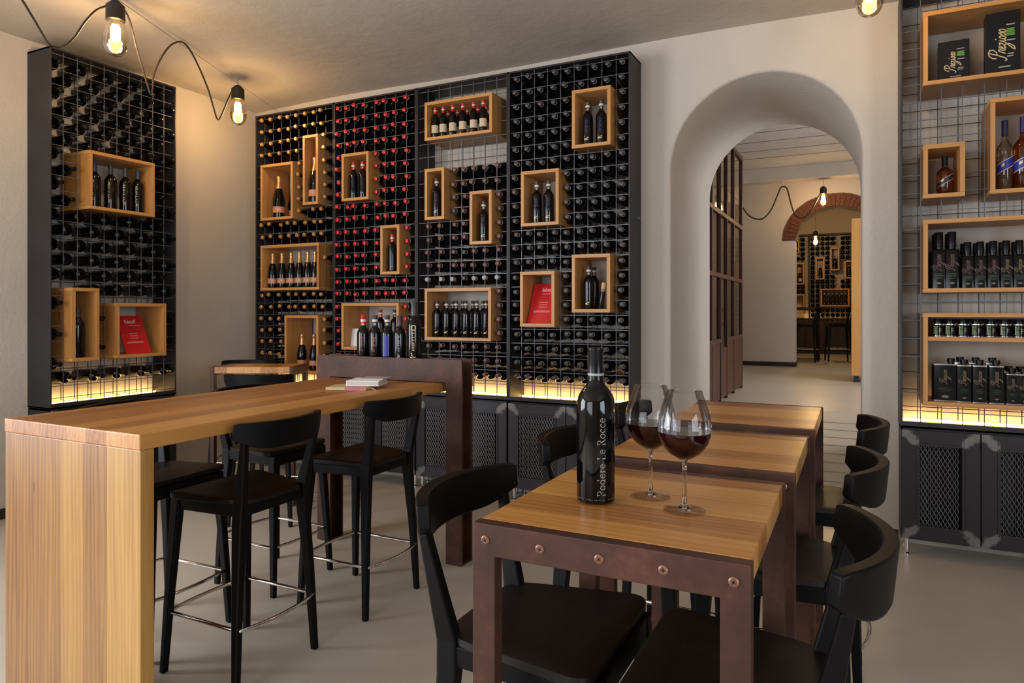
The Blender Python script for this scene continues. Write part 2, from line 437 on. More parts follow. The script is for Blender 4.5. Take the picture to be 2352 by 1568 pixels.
def marks(g, R, zs, a, w, n, seed, h=.004):
    """rows of small irregular print marks running up a bottle"""
    r = random.Random(seed)
    z0, z1 = zs
    for i in range(n):
        z = z0 + (z1-z0)*(i+.5)/n; hh = (z1-z0)/n*.62
        ww = w*(.55+.45*r.random()); s = a + (r.random()-.5)*w*.15/R
        g.wrap(R, z-hh/2, z+hh/2, s-ww/2/R, s-ww/2/R+.25*ww/R, 1)
        if r.random() > .35: g.wrap(R, z-hh/2, z-hh/2+hh*.35, s-ww/2/R, s+ww/2/R, 2)
        if r.random() > .45: g.wrap(R, z+hh*.15, z+hh/2, s-ww*.1/R, s+ww/2/R, 2)
    return g

PROTO = {}
def standing(style, loc, label, group=None, turn=0.0, k=1.0, name='wine_bottle', cat='bottle', kr=None):
    """a standing bottle of one of the styles; the first of a style is built, later ones are copies"""
    key = (style, round(k, 3), kr)
    if key not in PROTO:
        kr_ = k if kr is None else kr
        root = G().lathe(sc(CHAMP if style == 'champ' else BORD, k, kr_), 28).build(name, M['bottle_gloss' if style == 'podere' else 'bottle'], None, 40)
        R = (.0435 if style == 'champ' else .0375)*kr_ + .0006
        if style == 'champ':
            champ_foil(k).build('foil', M['gold'], root, 40)
            G().wrap(R, .040*k, .085*k, -1.45, 1.45, 22).build('front_label', M['copperl'], root, 40)
            g = G(); marks(g, R+.0005, (.054*k, .072*k), .0, .028*k, 3, 3); g.build('label_print', M['goldink'], root, 40)
        else:
            cap = {'red': 'red', 'cream': 'red', 'blue': 'dark', 'wine': 'dark', 'plain': 'dark', 'blueblk': 'dark', 'redmag': 'red',
                   'orangemag': 'dark', 'bluemag': 'dark', 'goldtext': 'dark', 'whitetext': 'dark', 'ornate': 'dark', 'podere': 'plastic'}[style]
            capsule_geo(k, .238).build('capsule', M[cap], root, 40)
            if style not in ('podere', 'goldtext', 'whitetext', 'ornate'):
                G().lathe([(.0158*k+.0009, .262*k), (.0156*k+.0009, .276*k)], 18).build('neck_band', M['ivory'], root, 40)
            if style not in ('podere', 'goldtext', 'whitetext', 'ornate', 'cream'):
                g = G()
                c = []
                for i in range(15):
                    a = 2*pi*i/14
                    c.append((a, 0))
                rr, ri = .0062*k, .0030*k; Rn = .0158*k + .0007; zc = .248*k
                for i in range(14):
                    a0, a1 = 2*pi*i/14, 2*pi*(i+1)/14
                    P = [(rr*cos(a0), rr*sin(a0)), (rr*cos(a1), rr*sin(a1)), (ri*cos(a1), ri*sin(a1)), (ri*cos(a0), ri*sin(a0))]
                    g.add([(Rn*sin(x/Rn), -Rn*cos(x/Rn), zc+z) for x, z in P], [(0, 1, 2, 3)])
                g.build('neck_seal', M['ivory'], root, 40)
            if style == 'cream':
                G().wrap(R, .048*k, .125*k, -1.2, 1.2, 18).build('front_label', M['cream'], root, 40)
                g = G(); marks(g, R+.0005, (.092*k, .112*k), 0, .026*k, 3, 5); g.build('label_print', M['tan'], root, 40)
            ink = {'blue': 'blueink', 'blueblk': 'blueink', 'bluemag': 'blueink', 'wine': 'wineink', 'redmag': 'redink', 'orangemag': 'orangeink'}.get(style)
            if ink:
                g = G(); marks(g, R, (.085*k, .180*k), -.25, .020*k, 11, 11); g.build('lettering', M[ink], root, 40)
                g = G(); g.wrap(R, .040*k, .046*k, -.6, .15, 6, .014*k); g.wrap(R, .032*k, .036*k, -.55, .1, 6); g.build('label_emblem', M['goldink'], root, 40)
            if style == 'bluemag':
                G().wrap(R-.0003, .06*k, .182*k, -.75, .25, 12).build('front_label', M['bluelab'], root, 40)
            if style == 'red' or style == 'plain':
                g = G(); marks(g, R, (.10*k, .17*k), -.2, .008*k, 6, 4); g.build('lettering', M['wineink'], root, 40)
                g = G(); g.wrap(R, .034*k, .040*k, -.5, .1, 5, .01*k); g.build('label_emblem', M['greyink'], root, 40)
            if style == 'goldtext':
                g = G(); marks(g, R, (.045*k, .190*k), .12, .016*k, 13, 21); g.build('lettering', M['goldink'], root, 40)
            if style == 'whitetext':
                g = G(); marks(g, R, (.085*k, .185*k), -.15, .009*k, 11, 8); marks(g, R, (.05*k, .08*k), -.15, .02*k, 2, 9); g.build('lettering', M['whiteink'], root, 40)
            if style == 'ornate':
                g = G(); marks(g, R, (.075*k, .165*k), -.1, .014*k, 8, 14)
                zc = .182*k
                for i in range(16):
                    a0, a1 = 2*pi*i/16, 2*pi*(i+1)/16; ro, ri = .011*k, .008*k
                    P = [(ro*cos(a0), ro*sin(a0)*1.2), (ro*cos(a1), ro*sin(a1)*1.2), (ri*cos(a1), ri*sin(a1)*1.2), (ri*cos(a0), ri*sin(a0)*1.2)]
                    g.add([(R*sin(x/R-.1), -R*cos(x/R-.1), zc+z) for x, z in P], [(0, 1, 2, 3)])
                marks(g, R, (.035*k, .07*k), -.1, .024*k, 4, 15)
                g.build('lettering', M['goldink'], root, 40)
            if style == 'podere':
                q, w = serif_text('Podere Le Rocce'); s = .150*k / w; g = G()
                th0 = .27
                for quad in q:
                    P = [(th0 - y*s*.95/R + .5*s/R, .018*k + x*s) for x, y in quad]
                    g.add([(R*sin(a), -R*cos(a), z) for a, z in P], [(0, 1, 2, 3)])
                g.build('lettering', M['paleink'], root)
                g = G(); r = random.Random(3)
                for i in range(34):
                    a = -1.2 + 2.4*i/33
                    if r.random() > .35: g.wrap(R, .0105*k, .0118*k, a-.012, a+.012, 1)
                g.build('base_dimple', M['greyink'], root)
                G().lathe(sc([(.0156, .2465), (.0160, .2475), (.0160, .2500), (.0155, .251)], k), 20).build('capsule_ring', M['greyink'], root, 40)
        PROTO[key] = root; o = root
    else:
        o = dup(PROTO[key])
    o.location = loc; o.rotation_euler = (0, 0, turn)
    return tag(o, label, cat, group)

# ================================================================== THE ROOM
XL, XR, YB, YF, ZC = -5.15, 3.4, 4.80, -4.2, 3.32
AX0, AX1, ASP, ARAD = -1.16, .035, 2.385, .5975          # the arched passage in the back wall
ACX = (AX0+AX1)/2
PB = 6.235                                               # far side of the thick wall
HR = .48                                                 # the rooms beyond lie higher
def struct(g, name, mat, label, cat, **k):
    return tag(g.build(name, mat, None, **k), label, cat, kind='structure')

g = G(); g.box(XL, XR, YF, YB+.06, -.12, 0)
struct(g, 'floor', M['floor'], 'smooth beige resin floor of the tasting room', 'floor')
g = G()
nx, ny = 30, 30
for i in range(nx+1):
    for j in range(ny+1):
        x = XL + (XR-XL)*i/nx; y = YF + (YB-YF)*j/ny
        e = min(x-XL, YB-y)
        g.v.append((x, y, ZC + .012*sin(x*1.9+y*.7) + .010*sin(y*2.3-x) - (.012 if e < .01 else 0)))
g.f = [(i*(ny+1)+j, i*(ny+1)+j+1, (i+1)*(ny+1)+j+1, (i+1)*(ny+1)+j) for i in range(nx) for j in range(ny)]
struct(g, 'ceiling', M['ceil'], 'uneven plastered ceiling above the tasting room', 'ceiling', smooth=60)
g = G()
for y0, y1, z0, z1 in ((YF, -2.6, 0, ZC+.05), (-2.6, .6, 0, .7), (-2.6, .6, 2.75, ZC+.05), (.6, YB, 0, ZC+.05)): g.box(XL-.2, XL, y0, y1, z0, z1)
struct(g, 'wall_left', M['wall'], 'plastered wall behind the narrow wine rack', 'wall')
g = G(); g.box(XL, XL+.012, YF, 2.757, 0, .07)
struct(g, 'baseboard_left', M['base'], 'dark baseboard along the wall of the narrow rack', 'baseboard')

# back wall with the arch, its soft edge and the deep passage
def arch_outline(d, n=28, z0=0.0):
    pts = [(AX0-d, z0), (AX0-d, 1.2), (AX0-d, ASP)]
    pts += [(ACX - (ARAD+d)*cos(pi*i/n), ASP + (ARAD+d)*sin(pi*i/n)) for i in range(1, n)]
    pts += [(AX1+d, ASP), (AX1+d, 1.2), (AX1+d, z0)]
    return pts
g = G(); rings = []
for d, y in ((.05, YB), (.020, YB+.002), (.006, YB+.008), (.0, YB+.024), (0, YB+.5), (0, YB+1.0), (0, PB)):
    o = arch_outline(d); rings.append([len(g.v)+i for i in range(len(o))])
    g.v += [(x, y, z) for x, z in o]
for a, b in zip(rings, rings[1:]):
    for i in range(len(a)-1): g.f.append((a[i], a[i+1], b[i+1], b[i]))
o = arch_outline(.05); base = rings[0]; top = len(g.v)
g.v += [(max(min(x, AX1+.05), AX0-.05), YB, ZC+.05) for x, z in o]
k = len(o)
for i in range(2, k-3): g.f.append((base[i+1], base[i], top+i, top+i+1))
n0 = len(g.v); xl, xr = AX0-.05, AX1+.05
g.v += [(XL, YB, 0), (xl, YB, 0), (xl, YB, ZC+.05), (XL, YB, ZC+.05), (xr, YB, 0), (XR, YB, 0), (XR, YB, ZC+.05), (xr, YB, ZC+.05)]
g.f += [(n0, n0+1, n0+2, n0+3), (n0+4, n0+5, n0+6, n0+7)]
# the far face of the thick wall
o = arch_outline(0.0); b2 = rings[-1]; t2 = len(g.v)
g.v += [(x, PB, 3.75) for x, z in o]
for i in range(2, k-3): g.f.append((b2[i], b2[i+1], t2+i+1, t2+i))
n0 = len(g.v)
g.v += [(-4.0, PB, 0), (AX0, PB, 0), (AX0, PB, 3.75), (-4.0, PB, 3.75), (AX1, PB, 0), (2.6, PB, 0), (2.6, PB, 3.75), (AX1, PB, 3.75)]
g.f += [(n0+3, n0+2, n0+1, n0), (n0+7, n0+6, n0+5, n0+4)]
struct(g, 'wall_back', M['wall'], 'thick plastered wall with the round arched passage beside the tall racks', 'wall', smooth=50)
g = G(); g.box(AX1+.05, .229, YB-.012, YB, 0, .07); g.box(-1.36, AX0-.05, YB-.012, YB, 0, .07)
struct(g, 'baseboard_back', M['base'], 'dark baseboard at the foot of the arched wall', 'baseboard')
# the side and rear of the room behind the camera, with window openings
g = G()
for y0, y1, z0, z1 in ((YF, -2.4, 0, 3.4), (-2.4, .2, 0, .8), (-2.4, .2, 2.7, 3.4), (.2, YB, 0, 3.4)): g.box(XR, XR+.2, y0, y1, z0, z1)
struct(g, 'wall_right', M['wall_dim'], 'plastered side wall with a wide window opening', 'wall')
g = G()
for x0, x1, z0, z1 in ((XL, -4.3, 0, 3.4), (-4.3, -.6, 0, .6), (-4.3, -.6, 2.85, 3.4), (-.6, XR, 0, 3.4)): g.box(x0, x1, YF-.2, YF, z0, z1)
struct(g, 'wall_front', M['wall_dim'], 'plastered rear wall with a wide window opening', 'wall')

# ---- ramp in the passage and the rooms beyond
RY0, RY1 = 4.98, 6.95
rz = lambda y: HR*min(1, max(0, (y-RY0)/(RY1-RY0)))
g = G(); x0, x1 = AX0, AX1
g.add([(x0, YB+.06, 0), (x1, YB+.06, 0), (x1, RY0, .001), (x0, RY0, .001), (x1, PB, rz(PB)), (x0, PB, rz(PB))], [(0, 1, 2, 3), (3, 2, 4, 5)])
struct(g, 'floor_passage', M['ramp'], 'gentle grooved ramp rising through the arched passage', 'ramp')
g = G(); y = 5.25
while y < RY1-.1:
    z = rz(y); g.add([(x0+.02, y, z+.0015), (x1-.002, y, z+.0015), (x1-.002, y+.012, rz(y+.012)+.0015), (x0+.02, y+.012, rz(y+.012)+.0015)], [(0, 1, 2, 3)]); y += .16
struct(g, 'trim_1', M['groove'], 'thin grip grooves across the ramp', 'groove')
g = G()
g.add([(-4, PB, rz(PB)), (2.6, PB, rz(PB)), (2.6, RY1, HR), (-4, RY1, HR), (2.6, 17, HR), (-4, 17, HR)], [(0, 1, 2, 3), (3, 2, 4, 5)])
struct(g, 'floor_beyond', M['floor'], 'pale resin floor of the rooms behind the arch', 'floor')
WF = 12.3; WT = .36
BX0, BX1, BSP, BRX, BRZ = -.904, .316, 2.58, .61, .55
bcx = (BX0+BX1)/2
def brick_out(n=24): return [(BX0, HR), (BX0, BSP)] + [(bcx - BRX*cos(pi*i/n), BSP + BRZ*sin(pi*i/n)) for i in range(1, n)] + [(BX1, BSP), (BX1, HR)]
g = G(); o = brick_out(); n = len(o)
for y in (WF, WF+WT): g.v += [(x, y, z) for x, z in o]
for i in range(n-1): g.f.append((i, i+1, n+i+1, n+i))
t0 = len(g.v); g.v += [(x, WF, 3.75) for x, z in o]
for i in range(1, n-2): g.f.append((i+1, i, t0+i, t0+i+1))
n0 = len(g.v)
g.v += [(-4, WF, HR), (BX0, WF, HR), (BX0, WF, 3.75), (-4, WF, 3.75), (BX1, WF, HR), (2.6, WF, HR), (2.6, WF, 3.75), (BX1, WF, 3.75)]
g.f += [(n0, n0+1, n0+2, n0+3), (n0+4, n0+5, n0+6, n0+7)]
t0 = len(g.v); g.v += [(x, WF+WT, 4.0) for x, z in o]
for i in range(1, n-2): g.f.append((n+i, n+i+1, t0+i+1, t0+i))
n0 = len(g.v)
g.v += [(-4, WF+WT, HR), (BX0, WF+WT, HR), (BX0, WF+WT, 4), (-4, WF+WT, 4), (BX1, WF+WT, HR), (2.6, WF+WT, HR), (2.6, WF+WT, 4), (BX1, WF+WT, 4)]
g.f += [(n0+3, n0+2, n0+1, n0), (n0+7, n0+6, n0+5, n0+4)]
struct(g, 'wall_far', M['wall2'], 'smooth wall beyond the passage pierced by the brick arch', 'wall', smooth=40)
g = G(); g.box(-4, BX0, WF-.015, WF, HR, HR+.075); g.box(BX0-.002, BX0+.013, WF-.015, WF+WT, HR, HR+.075)
struct(g, 'baseboard_far', M['base'], 'dark baseboard of the wall beyond the passage', 'baseboard')
# brick arch
ba = tag(bpy.data.objects.new('trim_2', None), 'arch of red bricks over the far doorway', 'brick arch', kind='structure'); COL.objects.link(ba)
g = G(); gm = G(); nb = 30; ti = .008
def seg_arch(G_, a0, a1, ri, ro, y0, y1):
    vs = []
    for a in (a0, (a0+a1)/2, a1):
        for r in (ri, ro):
            for y in (y0, y1): vs.append((bcx - (BRX+r)*cos(a), y, BSP + (BRZ+r)*sin(a)))
    G_.add(vs, [(0,2,6,4),(4,6,10,8),(1,5,7,3),(5,9,11,7),(0,4,5,1),(4,8,9,5),(2,3,7,6),(6,7,11,10),(0,1,3,2),(8,10,11,9)])
for i in range(nb):
    a0, a1 = pi*i/nb, pi*(i+1)/nb
    seg_arch(g, a0+.006, a1-.006, -.012, .185 + .006*RND.random(), WF-.022, WF+WT+.01)
seg_arch(gm, 0, pi/3, -.004, .175, WF-.012, WF+WT); seg_arch(gm, pi/3, 2*pi/3, -.004, .175, WF-.012, WF+WT); seg_arch(gm, 2*pi/3, pi, -.004, .175, WF-.012, WF+WT)
g.build('brick', M['brick'], ba); gm.build('mortar', M['mortar'], ba)
g = G()
g.box(-4.2, -4, PB, 17, HR-.1, 4); struct(g, 'wall_beyond_left', M['wall2'], 'side wall of the rooms beyond the glazed door', 'wall')
g = G()
for y0, y1, z0, z1 in ((PB, 6.9, 0, 4), (6.9, 9.2, 0, 1.1), (6.9, 9.2, 3.2, 4), (9.2, 17, 0, 4)): g.box(2.6, 2.8, y0, y1, z0, z1)
struct(g, 'wall_beyond_right', M['wall2'], 'side wall with window in the room beyond the passage', 'wall')
g = G(); g.box(-4, 2.6, 16.62, 16.8, HR, 4); struct(g, 'wall_beyond_back', M['wall2'], 'end wall behind the farthest wine rack', 'wall')
CB = 3.66
g = G(); g.box(-4, 2.6, PB, WF+.1, CB, CB+.1); struct(g, 'ceiling_beyond', M['planks'], 'white plank ceiling beyond the passage', 'ceiling')
g = G()
for y in (8.15, 8.65, 9.15, 9.66, 10.2, 10.7): g.box(-4, 2.6, y, y+.014, CB-.004, CB+.01)
struct(g, 'trim_3', M['joint'], 'dark joints between the white ceiling planks', 'joint')
bm_ = thing('ceiling_beam', 'painted ceiling beam in front of the brick arch wall', 'beam', (0, 11.5, 3.45), kind='structure')
g = G(); g.box(-4, 2.6, 0, .26, 0, CB-3.45+.02); g.build('beam', M['beam'], bm_, bevel=.01)
bm_ = thing('ceiling_beam', 'painted ceiling beam just beyond the passage', 'beam', (0, 7.3, 3.46), kind='structure')
g = G(); g.box(-4, 2.6, 0, .24, 0, .22); g.build('beam', M['beam'], bm_, bevel=.01)
g = G(); g.box(-4, 2.6, WF+WT-.05, 16.8, 3.80, 3.95); struct(g, 'ceiling_far', M['planks'], 'pale ceiling of the farthest room', 'ceiling')
for i, (y, lab) in enumerate(((13.4, 'nearer painted beam in the farthest room'), (14.9, 'middle painted beam in the farthest room'), (16.1, 'painted beam above the farthest rack'))):
    b2_ = thing('ceiling_beam', lab, 'beam', (0, y, 3.58), kind='structure')
    g = G(); g.box(-3, 2.6, 0, .22, 0, .24); g.build('beam', M['beam'], b2_, bevel=.01)

# glazed steel door / partition beside the passage
gd = thing('door_1', 'brown steel door with tall glass panes and boarded lower panel', 'door', (-1.24, 6.3, HR), kind='structure')
L = 8.64-6.3; Hd = 3.27-HR
ys = [on_x(p, 600, -1.24).y-6.3 for p in (1651, 1667, 1683)]
g = G()
for y in [0, .42, .85] + ys + [L]: g.box(-.02, .02, y-.018, y+.018, 0, Hd)
for z in (.62, 1.28, 1.92, Hd-.04): g.box(-.021, .021, 0, L, z-.02, z+.025)
g.build('door_frame', M['doorframe'], gd, bevel=.003)
g = G()
e = [0, .42, .85] + ys + [L]
for a, b in zip(e, e[1:]): g.box(-.014, .014, a+.02, b-.02, .03, .62)
g.build('lower_panel', M['doorframe'], gd)
g = G(); g.add([(0, 0, .65), (0, L, .65), (0, L, Hd-.04), (0, 0, Hd-.04)], [(0, 1, 2, 3)]); g.build('glass_pane', M['pane'], gd)
g = G(); g.box(.02, .05, 1.05, 1.07, .55, .72); g.build('door_handle', M['steel'], gd)
# made-up dark block standing in for the dim area behind the glass
g = G(); g.box(-2.6, -2.2, 6.5, 10.6, HR, 1.9)
tag(g.build('dark_filler', M['base'], None, bevel=.01), 'dark tall sideboard for the dim area behind the glazed door', 'filler')

# ================================================================== WINE RACKS
PITCH = .1035
def spans(a, b, cuts):
    """the pieces of a wire from a to b that are left between the cuts"""
    out = [(a, b)]
    for c, d in cuts:
        nxt = []
        for p, q in out:
            if d <= p or c >= q: nxt.append((p, q)); continue
            if c > p: nxt.append((p, c))
            if d < q: nxt.append((d, q))
        out = nxt
    return [(p, q) for p, q in out if q-p > .003]
def rack(name, label, loc, rz_, edges, H, depth, holes=(), group=None, back=True, wire=.0042, lip=.735):
    r = thing(name, label, 'wine rack', loc, rz_, group)
    W = edges[-1]
    for x, s in ((0, 1), (W, -1)):
        g = G(); g.box(min(x, x+s*.012), max(x, x+s*.012), 0, depth, lip, H); g.build('side_panel', M['steel'], r, bevel=.002)
    g = G(); g.box(0, W, 0, depth, H-.012, H); g.build('top_panel', M['steel'], r)
    g = G(); g.box(0, W, -.004, depth, lip, lip+.012); g.box(0, W, -.004, .008, lip, lip+.035); g.build('bottom_shelf', M['steel'], r, bevel=.0015)
    for x in edges[1:-1]:
        g = G(); g.box(x-.014, x+.014, 0, .022, lip, H); g.box(x-.004, x+.004, 0, depth, lip, H); g.build('upright', M['steel'], r, bevel=.002)
    z0, z1 = lip+.03, H-.015
    for a, b in zip(edges, edges[1:]):
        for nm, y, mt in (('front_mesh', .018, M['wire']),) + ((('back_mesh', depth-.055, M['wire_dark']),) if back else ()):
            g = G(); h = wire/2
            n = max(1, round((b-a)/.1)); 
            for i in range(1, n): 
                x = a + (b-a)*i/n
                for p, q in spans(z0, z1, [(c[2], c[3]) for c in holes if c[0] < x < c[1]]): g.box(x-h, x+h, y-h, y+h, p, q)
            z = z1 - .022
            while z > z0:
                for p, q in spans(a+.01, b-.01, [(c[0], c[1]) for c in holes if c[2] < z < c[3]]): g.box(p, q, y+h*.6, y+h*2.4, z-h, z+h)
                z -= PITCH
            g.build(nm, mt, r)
    g = G(); g.box(.02, W-.02, depth-.045, depth-.02, lip+.012, lip+.022); g.build('light_strip', M['led'], r)
    return r
# wooden boxes set into the racks: x0 x1 z0 z1
T = .024
BOX = {  # name: x0 x1 z0 z1
 'a': (-4.738, -4.356, 2.204, 2.699), 'b': (-4.242, -4.071, 2.310, 2.905), 'c': (-4.738, -4.062, 1.584, 1.983), 'd': (-4.452, -4.067, .866, 1.367),
 'e': (-3.817, -3.537, 2.311, 2.703), 'f': (-3.419, -3.232, 1.695, 2.090), 'g': (-3.819, -3.238, 1.084, 1.469),
 'h': (-2.993, -2.399, 2.721, 3.019), 'i': (-2.993, -2.814, 2.107, 2.503), 'j': (-2.591, -2.402, 1.900, 2.299), 'k': (-2.993, -2.408, 1.178, 1.577),
 'l': (-1.769, -1.487, 2.532, 2.936), 'm': (-2.163, -1.867, 2.011, 2.408), 'n': (-2.170, -1.899, 1.290, 1.686), 'o': (-1.769, -1.490, 1.392, 1.794),
 's': (.336, .900, 2.660, 3.070), 't': (.336, .534, 2.030, 2.329), 'u': (.647, .930, 2.032, 2.546), 'v': (.336, .900, 1.504, 1.911), 'w': (.336, .900, .875, 1.392)}
LBOX = {'p': (2.974, 3.478, 2.120, 2.533), 'q': (2.857, 3.047, 1.054, 1.564), 'r': (3.173, 3.576, 1.058, 1.461)}
def holes_of(boxes, o): return [(x0-o, x1-o, z0, z1) for x0, x1, z0, z1 in boxes]
BY = 4.53
BAYS = [-4.874, -3.959, -3.119, -2.301, -1.371]
rack('wine_rack', 'tall black steel wall rack of four bays full of lying bottles', (BAYS[0], BY, 0), 0, [x-BAYS[0] for x in BAYS], 3.17, .265, holes_of(BOX.values(), BAYS[0]))
LX, LY0, LY1 = -4.88, 2.757, 3.722
rack('wine_rack', 'narrow black steel rack on the side wall beside the long bar table', (LX, LY0, 0), pi/2, [0, LY1-LY0], 3.20, .265, holes_of(LBOX.values(), LY0))
rack('wine_rack', 'steel grid rack right of the arch holding spirits and oil', (.229, BY, 0), 0, [0, .91], 3.45-.2, .265, holes_of(BOX.values(), .229))

# ---- cabinets
def cab_door(w, h, parent, x, z, knob_side):
    d = bpy.data.objects.new('door', None); COL.objects.link(d); d.parent = parent; d.location = (x+w/2, 0, z+h/2)
    hw, hh = w/2, h/2; fr = .075
    key = 'door_steel_%.2f' % w
    if key not in M: M[key] = weld_steel(hw, hh)
    g = G()
    for b in ((-hw, -hw+fr, -hh, hh), (hw-fr, hw, -hh, hh), (-hw+fr, hw-fr, -hh, -hh+fr), (-hw+fr, hw-fr, hh-fr, hh)):
        g.box(b[0], b[1], -.012, .008, b[2], b[3])
    for b in ((-hw+fr-.004, -hw+fr+.010, -hh+fr, hh-fr), (hw-fr-.010, hw-fr+.004, -hh+fr, hh-fr), (-hw+fr, hw-fr, -hh+fr-.004, -hh+fr+.010), (-hw+fr, hw-fr, hh-fr-.010, hh-fr+.004)):
        g.box(b[0], b[1], -.018, .004, b[2], b[3])
    f = g.build('door_frame', M[key], d, bevel=.0015)
    # expanded metal
    g = G(); t = .0042; px_, pz_ = .0215, .0385; iw, ih = hw-fr-.008, hh-fr-.008; n = int(2*iw/px_); m_ = int(2*ih/(pz_/2)); t = .0042
    for i in range(n):
        for sgn in (1, -1):
            xc = -iw + px_*(i+.5)
            pts = []
            for j in range(m_+1):
                zz = -ih + 2*ih*j/m_
                pts.append((xc + sgn*(px_/2-t*.35)*(1 if j % 2 else .12), zz))
            vs = []; fs = []
            for x_, z_ in pts: vs += [(x_-t/2, -.004-(.002 if sgn > 0 else 0), z_), (x_+t/2, -.001-(.002 if sgn > 0 else 0), z_)]
            for j in range(m_): fs.append((2*j, 2*j+1, 2*j+3, 2*j+2))
            g.add(vs, fs)
    g.build('mesh_panel', M['expanded'], d)
    return d
def cabinet(label, loc, rz_, w, nd, group):
    c = thing('mesh_cabinet', label, 'cabinet', loc, rz_, group)
    z0, z1, dp = .10, .732, .262
    g = G(); g.box(0, w, .012, dp, z1-.012, z1); g.box(0, w, .012, dp, z0, z0+.012); g.box(0, .01, .012, dp, z0, z1); g.box(w-.01, w, .012, dp, z0, z1); g.box(0, w, dp-.01, dp, z0, z1)
    g.build('cabinet_body', M['steel'], c)
    dw = w/nd
    for i in range(nd): cab_door(dw-.006, z1-z0-.01, c, i*dw+.003, z0+.003, i)
    for x in (.03, w-.03):
        for y in (.04, dp-.04):
            g = G(); g.lathe([(0, 0), (.016, 0), (.016, .008), (.009, .014), (.009, .03), (.013, .032), (.013, .10), (0, .10)], 12, (x, y, 0)); g.build('foot', M['chrome'], c, 40)
    return c
names = ['below the gold-capped bay', 'below the red-capped bay', 'below the brown-capped bay', 'below the dark-capped bay next to the arch']
for a, b, n in zip(BAYS, BAYS[1:], names):
    cabinet('low black steel cabinet with diamond mesh doors ' + n, (a+.004, BY, 0), 0, b-a-.008, 2, 'mesh cabinets under the racks')
cabinet('low black steel mesh cabinet under the narrow side-wall rack', (LX, LY0+.004, 0), pi/2, LY1-LY0-.008, 2, 'mesh cabinets under the racks')
cabinet('low black steel mesh cabinet under the rack of oils and spirits', (.233, BY, 0), 0, .902-.14, 2, 'mesh cabinets under the racks')

# ---- wooden display boxes
BOXF, BOXD = 4.46, .315
def display_box(label, x0, x1, z0, z1, left=False, shelf=None, depth=BOXD):
    w, h, t = x1-x0, z1-z0, .024
    b = thing('display_box', label, 'display box', (x0, BOXF, z0) if not left else (-4.80, x0, z0), 0 if not left else pi/2, 'wooden display boxes in the racks')
    g = G(); g.box(0, w, 0, depth, h-t, h); g.build('top_board', M['box_h'], b, bevel=.0015)
    g = G(); g.box(0, w, 0, depth, 0, t); g.build('bottom_board', M['box_h'], b, bevel=.0015)
    for x in (0, w-t):
        g = G(); g.box(x, x+t, .0005, depth, t, h-t); g.build('side_board', M['box_v'], b, bevel=.0015)
    if shelf:
        g = G(); g.box(t, w-t, .004, depth, shelf-t, shelf); g.build('shelf', M['box_h'], b, bevel=.0015)
    return b
BL = {
 'a': 'oak display box holding a fat sparkling magnum in the gold-capped bay', 'b': 'slim upright oak box right of the sparkling magnum box',
 'c': 'wide oak box with six gold-necked sparkling bottles', 'd': 'lowest oak box of the gold-capped bay near the floor',
 'e': 'oak box with two red-capped bottles in the red-capped bay', 'f': 'small oak box with one red-capped bottle in the red-capped bay',
 'g': 'oak box holding a white card behind the bottles on the bar', 'h': 'wide oak box of cream-labelled bottles at the top of the racks',
 'i': 'small oak box with one white-banded bottle beside the red-capped bay', 'j': 'small oak box with one bottle beside the dark-capped bay',
 'k': 'wide oak box with a row of wine-lettered bottles', 'l': 'topmost oak box with two blue-lettered bottles by the arch',
 'm': 'oak box with two blue-lettered bottles beside the brown-capped bay', 'n': 'oak box showing a leaning red card among dark capsules',
 'o': 'oak box with a corked vial beside blue-lettered bottles', 's': 'oak box with two black printed cartons at the top of the grid rack',
 't': 'small oak box with one amber spirit bottle', 'u': 'tall oak box with blue-banded spirit bottles',
 'v': 'wide oak box of black oil bottles', 'w': 'oak box with a shelf of jars above black oil tins'}
for k, (x0, x1, z0, z1) in BOX.items(): display_box(BL[k], x0, x1, z0, z1, shelf=.385 if k == 'w' else None)
display_box('wide oak box of four gold-lettered bottles in the side-wall rack', *LBOX['p'], left=True, depth=.325)
display_box('narrow upright oak box with one gold-lettered bottle in the side-wall rack', *LBOX['q'], left=True, depth=.325)
display_box('oak box holding a leaning red card in the side-wall rack', *LBOX['r'], left=True, depth=.325)

# ---- the lying bottles
ROW0 = 3.099
COLS = [[-4.743, -4.648, -4.528, -4.425, -4.340, -4.240, -4.137, -4.055],
        [-3.889, -3.791, -3.704, -3.605, -3.485, -3.398, -3.307, -3.197],
        [-2.979, -2.871, -2.749, -2.660, -2.580, -2.475, -2.372],
        [-2.221, -2.123, -2.026, -1.921, -1.828, -1.726, -1.627, -1.529, -1.418]]
KIND = [('champ', 'gold', 'gold-capped sparkling bottle', 'sparkling_bottle'), ('bord', 'red', 'red-capped wine bottle', 'red_capped_bottle'),
        ('bord', 'brown', 'brown-capped wine bottle', 'brown_capped_bottle'), ('bord', 'dark', 'dark-capped wine bottle', 'dark_capped_bottle')]
def blocked(x, z, boxes, m=.040):
    return any(x0-m < x < x1+m and z0-m < z < z1+m for x0, x1, z0, z1 in boxes)
def beside(x, z, boxes, lo, hi, r=.047):
    """where a bottle of cell x lies when it has to clear the boxes and the rack sides; None: no room"""
    x = min(max(x, lo+r), hi-r)
    for x0, x1, z0, z1 in boxes:
        if z0-.036 < z < z1+.036:
            if x0-.013 < x < x1+.004: return None
            if x1 <= x < x1+r: x = x1+r
            if x0-r < x <= x0-.012: x = x0-r
    return x if lo+r-.004 <= x <= hi-r+.004 else None
